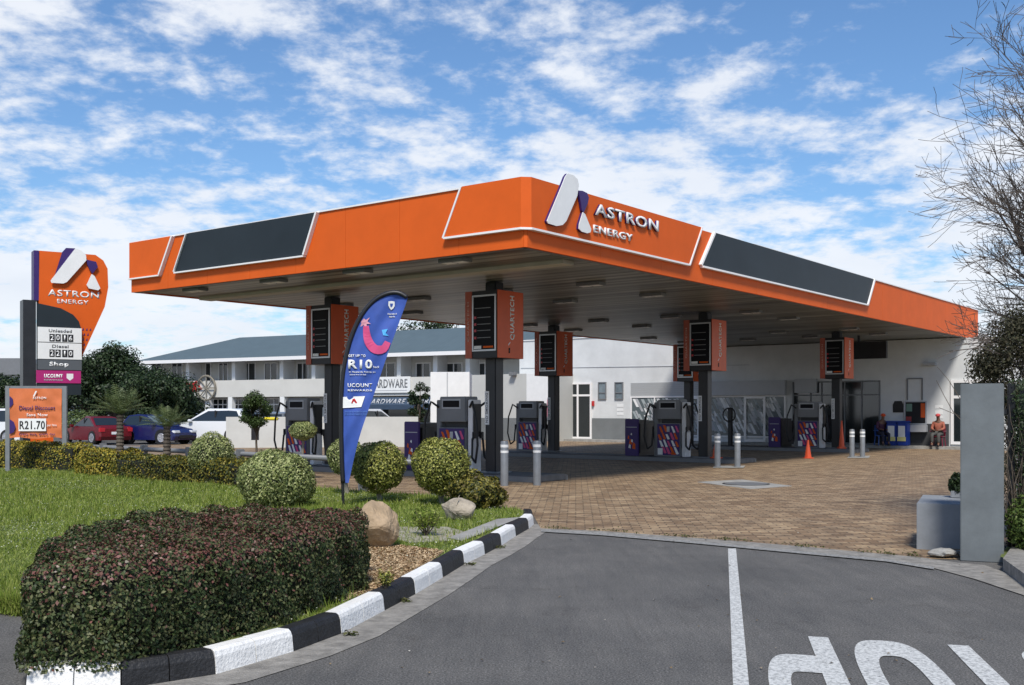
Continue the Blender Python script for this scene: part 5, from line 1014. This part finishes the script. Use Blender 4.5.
def tree(name, x, y, z, ht, cr, label, n=9000, leaf=.16, mats=L_TREE, clumps=26, tr=.16, group=None, base=.35, sub=.4):
    t = thing(name, (x, y, z), 0, label, 'tree', group); P = []; N_ = []; rr = random.Random(int(x*13+y)); b = MB(); ch_ = ht*(1-base)
    zc3 = ht*base+ch_*.5; b.tube([(0, 0, 0), (rr.uniform(-.1, .1), 0, ht*.25), (0, 0, zc3)], [tr, tr*.8, tr*.4], 8)
    for i in range(clumps):
        a = sphere_pts(1)[0]; q = rng.uniform(.35, .95); c = np.array([a[0]*cr*q, a[1]*cr*q, zc3+a[2]*ch_*.5*q]); r_ = cr*rng.uniform(.22, .42); m_ = n//clumps; D = sphere_pts(m_); P.append(c+D*(r_*rng.uniform(.45, 1.1, m_))[:, None]*np.array([1, 1, .75])); N_.append(D+np.array([0, 0, .5]))
        if i % 2 == 0: b.tube([(0, 0, ht*base*.8), tuple((np.array([0, 0, ht*base])+c)/2), tuple(c)], [tr*.4, tr*.25, tr*.1], 5)
    b.build('trunk', M['bark'], t); leafobj('crown', np.concatenate(P), np.concatenate(N_), leaf, mats, t); return t
tree('shade_tree', at(117, 62), 62, 0, 5.35, 2.3, 'dark broad tree rising behind the parked red car', 26000, .17, base=.2, clumps=60)
tree('shade_tree', at(163, 57), 57, 0, 3.75, 2.25, 'low dark tree behind the white car in front of the apartment block', 26000, .15, base=.22, clumps=60)
tree('shade_tree', at(139, 66), 66, 0, 4.5, 2.2, 'dark tree filling the gap between its taller and lower neighbours', 20000, .17, base=.2, clumps=50)
tree('shade_tree', at(90, 75), 75, 0, 5.2, 3.0, 'dark tree directly behind the price pylon panels', 15000, .2, base=.2, clumps=50)
tree('shade_tree', at(2, 62), 62, 0, 3.9, 2.0, 'dark tree at the left edge beyond the price pylon', 8000, .17, base=.2)
tree('street_tree', at(257, 36), 36, 0, 2.25, .72, 'lollipop shaped small green tree in front of the low white wall', 6500, .075, leafmat('mid green leaves', [(.02, .04, .01), (.045, .08, .02), (.08, .12, .035)], .5), 22, .045, base=.42)
tree('shade_tree', at(419, 62), 62, 0, 3.6, .75, 'slender dark tree beside the navy hardware awning', 4000, .12, base=.1)
tree('distant_tree', at(430, 108), 108, 0, 11.6, 4.5, 'distant tree crown showing above the apartment roof', 6000, .3)
tree('shade_tree', at(60, 85), 85, 0, 4.2, 3.0, 'green tree behind the price pylon and banner', 6000, .2, base=.2)
P = sphere_pts(2600)*np.array([1.1, .8, .8])*rng.uniform(.6, 1, (2600, 1))+np.array([0, 0, .9]); t = thing('car_park_shrub', (at(80, 54), 54, 0), 0, 'light green bush behind the red parked car', 'shrub'); leafobj('foliage', P, P, .14, leafmat('light bush leaves', [(.06, .09, .03), (.13, .18, .06), (.2, .25, .1)], .5), t); MB().tube([(0, 0, 0), (0, 0, .8)], .06, 6).build('stem', M['bark'], t)
# dark evergreen shrub on the right above the pillar
rs_ = thing('overgrown_shrub', (6.7, 13.4, 0), 0, 'tall tangled dark shrub rising behind the fence at the right edge', 'shrub')
P = []; N_ = []
for i in range(70):
    a = sphere_pts(1)[0]; c = np.array([a[0]*.62-.05, a[1]*.5, 2.2+a[2]*.6]); m_ = 420; D = sphere_pts(m_); P.append(c+D*(.22*rng.uniform(.2, 1.3, m_))[:, None]); N_.append(D)
for i in range(46):
    a = sphere_pts(1)[0]; c = np.array([a[0]*.6+.1, a[1]*.3, 1.1+a[2]*.9]); m_ = 200; D = sphere_pts(m_); P.append(c+D*(.22*rng.uniform(.2, 1.2, m_))[:, None]); N_.append(D)
b = MB()
pth = [(-.2, -.1, 2.0), (-.5, -.2, 2.3), (-.9, -.3, 2.42), (-1.25, -.35, 2.38), (-1.5, -.4, 2.28)]; b.tube(pth, [.012, .01, .008, .006, .003], 5); b.tube([(-.5, -.2, 2.3), (-.8, -.1, 2.55), (-1.05, -.1, 2.6)], [.008, .005, .003], 4); b.build('arching_stem', M['barepale'], rs_)
leafobj('foliage', np.concatenate(P), np.concatenate(N_), .042, leafmat('brown tangled leaves', [(.02, .022, .012), (.05, .05, .028), (.10, .085, .05), (.06, .065, .03)], .7), rs_)
b = MB()
for k in range(130):
    p = Vector((random.uniform(-.1, .5), random.uniform(-.2, .2), .0)); d = Vector((random.gauss(.03, .12), random.gauss(0, .12), 1)).normalized(); pth = []
    for j in range(12): pth.append(tuple(p)); d = (d+Vector((random.gauss(0, .13), random.gauss(0, .13), random.gauss(0, .1)))).normalized(); p = p+d*.23
    b.tube(pth, [.014-.001*j for j in range(12)], 4)
b.build('stems', M['bark'], rs_)
# ---------------------------------------------------------------- bare tree
bt_ = thing('bare_tree', (8.75, 14.4, 0), 0, 'leafless winter tree reaching in from the right edge against the sky', 'tree')
RB = random.Random(11); bmain = MB(); btw = MB(); cnt = [0]
def grow(p, d, L, r, lvl, mb):
    n = max(4, int(L/.16)); pth = [tuple(p)]; rad = [r]; P = [p.copy()]; D = [d.copy()]
    for i in range(n):
        d = (d+Vector((RB.gauss(0, .09), RB.gauss(0, .09), RB.gauss(0, .07)+(.035 if lvl else 0)))).normalized(); p = p+d*(L/n); pth.append(tuple(p)); P.append(p.copy()); D.append(d.copy()); rad.append(max(.0036, r*(1-.8*(i+1)/n)))
    (bmain if lvl < 2 else btw).tube(pth, rad, 6 if lvl < 2 else 3, cap=False); cnt[0] += 1
    if lvl >= 4: return
    nb = {0: 20, 1: 19, 2: 10, 3: 5}[lvl]
    for k in range(nb):
        i = int(n*(.12+.86*(k+RB.random())/nb)); i = min(i, n); q = D[i]; ax = Vector((RB.gauss(0, 1), RB.gauss(0, .7), RB.gauss(0, 1))); ax = (ax-q*ax.dot(q)).normalized()
        an_ = RB.uniform(.5, .95); nd = (q*math.cos(an_)+ax*math.sin(an_)).normalized()
        LL = L*RB.uniform(.34, .6)*(1.1-.5*i/n); grow(P[i], nd, LL, rad[i]*.62, lvl+1, mb)
bmain.tube([(0, 0, 0), (-.05, 0, .8), (.0, .05, 1.6)], [.17, .14, .12], 10)
for (dx, dy, dz, L, z) in [(-.75, -.1, .75, 3.0, 1.5), (-.5, .1, .85, 3.9, 1.6), (-.2, -.1, 1, 5.4, 1.6), (.1, .2, 1, 5.0, 1.6), (-.9, .05, .45, 2.7, 1.6), (-.46, .0, 1, 5.2, 1.6), (-.36, -.05, 1, 5.0, 1.6), (-.28, .3, 1, 5.0, 1.6)]:
    grow(Vector((0, 0, z)), Vector((dx, dy, dz)).normalized(), L, .06, 1, bmain)
bmain.build('trunk', M['barepale'], bt_, smooth=True, fixn=False); btw.build('twigs', M['barepale'], bt_, fixn=False)
# ---------------------------------------------------------------- cars
def car(loc, rz, L, Wd, H, paint, label, kind='hatch'):
    r = thing('parked_car', loc, rz, label, 'car', 'cars parked beyond the rail'); h = L/2; W2 = Wd/2; sill = .22
    hood = H*.60; belt = H*.62
    if kind == 'suv': hood = H*.60; lower = [(-h, .35), (-h+.05, H*.5), (-h+.15, belt), (h-1.2, belt), (h-.35, hood*.93), (h-.05, hood*.75), (h, .4), (h-.1, sill), (-h+.1, sill)]; roof = [(-h+.12, belt), (-h+.4, H*.96), (-h+.9, H), (h-2.2, H), (h-1.15, belt)]
    elif kind == 'hatch': lower = [(-h, .4), (-h+.03, H*.5), (-h+.2, belt), (h-1.1, belt*.98), (h-.3, hood*.85), (h-.03, hood*.66), (h, .4), (h-.08, sill), (-h+.08, sill)]; roof = [(-h+.18, belt), (-h+.55, H*.95), (-h+1.1, H), (h-2.0, H*.97), (h-1.0, belt*.98)]
    else: lower = [(-h, .4), (-h+.02, H*.56), (-h+.1, belt*1.04), (-h+.8, belt*1.04), (h-1.3, belt*.98), (h-.3, hood*.85), (h-.03, hood*.66), (h, .4), (h-.08, sill), (-h+.08, sill)]; roof = [(-h+.55, belt*1.03), (-h+1.2, H*.96), (-h+1.7, H), (h-2.2, H*.97), (h-1.25, belt*.98)]
    def loft(pr, w0, w1, z0_, z1_, nm, m, ch2=.06):
        b = MB(); n = len(pr); rows = []
        def wz(z): f = min(1, max(0, (z-z0_)/(z1_-z0_+1e-6))); return w0+(w1-w0)*f
        cxx = sum(p[0] for p in pr)/n; cz = sum(p[1] for p in pr)/n
        for k, (yy, sc) in enumerate(((-1, .95), (-.93, 1), (.93, 1), (1, .95))):
            rows.append([(cxx+(x-cxx)*sc, yy*wz(z), cz+(z-cz)*(sc if z > cz else 1)) for x, z in pr])
        vs = sum(rows, []); fs = [list(range(n)), list(range(4*n-1, 3*n-1, -1))]
        for k in range(3): fs += [(k*n+i, k*n+(i+1) % n, (k+1)*n+(i+1) % n, (k+1)*n+i) for i in range(n)]
        b.add(vs, fs); return b.build(nm, m, r)
    loft(lower, W2, W2*.97, sill, belt, 'body', paint); loft(roof, W2*.93, W2*.74, belt, H, 'cabin', paint)
    g_in = [(roof[0][0]+.12, belt+.03), (roof[1][0]+.14, H*.93), (roof[2][0]+.05, H*.945), (roof[3][0]-.05, H*.93), (roof[4][0]-.16, belt+.03)]
    for s in (-1, 1):
        P = [(x, s*(W2*.93-(W2*.19)*((z-belt)/(H-belt)))+s*.008, z) for x, z in g_in]; b = MB(); n = len(P); b.add(P+[(x, y-s*.02, z) for x, y, z in P], [list(range(n)), list(range(2*n-1, n-1, -1))]+[(i, (i+1) % n, (i+1) % n+n, i+n) for i in range(n)]); sw = b.build('side_window', M['glass'], r)
        xm_ = (roof[0][0]+roof[4][0])/2; yq = s*(W2*.84+.016); MB().box(xm_-.04, xm_+.04, min(yq, yq+.02*s), max(yq, yq+.02*s), belt, H*.95).build('door_pillar', M['black'], sw)
    def screen(a, c, nm):
        wa = W2*.93*.9; wc = W2*.74*.9; d = Vector((c[0]-a[0], c[1]-a[1])).normalized(); nrm_ = Vector((d.y, -d.x)) if a[0] > 0 else Vector((-d.y, d.x)); o_ = nrm_*.012; a2 = Vector(a)+(Vector(c)-Vector(a))*.12+o_; c2 = Vector(a)+(Vector(c)-Vector(a))*.9+o_
        b = MB(); b.add([(a2.x, -wa, a2.y), (a2.x, wa, a2.y), (c2.x, wc, c2.y), (c2.x, -wc, c2.y), (a2.x-o_.x*2, -wa, a2.y-o_.y*2), (a2.x-o_.x*2, wa, a2.y-o_.y*2), (c2.x-o_.x*2, wc, c2.y-o_.y*2), (c2.x-o_.x*2, -wc, c2.y-o_.y*2)], [(0, 1, 2, 3), (4, 5, 6, 7), (0, 1, 5, 4), (1, 2, 6, 5), (2, 3, 7, 6), (3, 0, 4, 7)]); b.build(nm, M['paleglass'] if nm == 'windscreen' else M['glass'], r)
    screen(roof[4], roof[3], 'windscreen'); screen(roof[0], roof[1], 'rear_window')
    wr = .33 if kind != 'suv' else .37
    for sx in (-h+.75, h-.8):
        for s in (-1, 1):
            MB().lathe([(wr+.06, 0), (wr+.06, .02)], 20).build('wheel_arch', M['black'], r).matrix_local = Matrix.Translation((sx, s*(W2-.012)-(.01 if s < 0 else -.01)*0-.01, wr+.02)) @ Matrix.Rotation(PI/2, 4, 'X')
            w = MB().lathe([(wr*.6, -.1), (wr, -.09), (wr, .09), (wr*.6, .1)], 22).build('wheel', M['rubber'], r, smooth='auto'); w.matrix_local = Matrix.Translation((sx, s*(W2-.08), wr)) @ Matrix.Rotation(PI/2, 4, 'X')
            b = MB(); b.lathe([(wr*.66, -s*.105), (wr*.6, -s*.118), (wr*.5, -s*.108)], 18)
            for k in range(5): a = k*2*PI/5; b.prism([(math.cos(a-.2)*wr*.15, math.sin(a-.2)*wr*.15), (math.cos(a-.14)*wr*.62, math.sin(a-.14)*wr*.62), (math.cos(a+.14)*wr*.62, math.sin(a+.14)*wr*.62), (math.cos(a+.2)*wr*.15, math.sin(a+.2)*wr*.15)], lambda x, y, t: (x, y, t), -s*.112, -s*.122)
            b.build('rim', M['rim'], w)
    for s in (-1, 1):
        MB().box(h-.22, h-.0, s*(W2-.42), s*(W2-.03), hood*.62, hood*.78, .03).build('headlight', M['headlamp'], r); MB().box(-h-.012, -h+.16, s*(W2-.28), s*(W2-.0), H*.44, H*.60, .03).build('tail_light', M['tail'], r)
        MB().box(roof[4][0]-.35, roof[4][0]-.15, s*(W2), s*(W2+.16), belt-.02, belt+.12, .03).build('mirror', paint, r)
    MB().box(-h-.02, -h+.002, -.26, .26, .5, .62).build('number_plate', M['white'], r); MB().box(h-.06, h+.015, -W2*.6, W2*.6, .3, .45, .02).build('grille', M['black'], r)
    return r
def cpos(px, d): return (at(px, d), d, 0)
car(cpos(157, 51.5), math.radians(-24), 3.6, 1.62, 1.45, M['carblue'], 'dark blue hatchback behind the second small palm')
car(cpos(95, 51.5), math.radians(140), 4.0, 1.68, 1.36, M['carred'], 'dark red car behind the first small palm', 'sedan').location
car(cpos(213, 54), math.radians(170), 4.3, 1.85, 1.72, M['carwhite'], 'white car with dark glass behind the left topiary ball', 'suv')
car(cpos(-9, 51), math.radians(172), 4.4, 1.85, 1.72, M['carwhite'], 'white car cut by the left edge behind the banner', 'suv')
car(cpos(150, 61), math.radians(175), 4.3, 1.8, 1.55, M['cardark'], 'black car behind the dark blue hatchback', 'suv')
car(cpos(185, 60), math.radians(150), 4.2, 1.8, 1.5, M['cargrey'], 'grey car partly hidden behind the white car')
car(cpos(251, 60), math.radians(95), 4.2, 1.8, 1.5, M['cardark'], 'dark car behind the lollipop tree', 'sedan')
car(cpos(283, 58), math.radians(80), 4.3, 1.8, 1.55, M['cargrey'], 'grey car behind the low white wall left of the fuel pump')
car(cpos(371, 54), math.radians(60), 4.3, 1.85, 1.7, M['carwhite'], 'white car seen between the blue feather flag and the service cabinet', 'suv')
tag(MB().box(at(412, 52), at(416, 52), 52, 52.4, 0, 1.0, .02).build('service_post', M['greylt']), 'pale grey service post left of the nearest service cabinet', 'post')
# far building at the left edge
fbld = thing('distant_building', (at(-20, 110), 110, 0), 0, 'low distant building with grey roof at the left edge', 'building')
MB().box(-6, 7.6, 0, 10, 0, 5.3).build('wall', M['wall'], fbld); MB().prism([(-7, 5.3), (8.2, 5.3), (5, 7.0), (-7, 7.0)], lambda a, c, t: (a, t, c), -.6, 10.5).build('roof', M['greymid'], fbld)
# slight tidy: distant ground line trees beyond car park
for px, d, hh, cr, l in ((200, 120, 4, 3, 'distant tree far left of the apartment block shops'),):
    pass
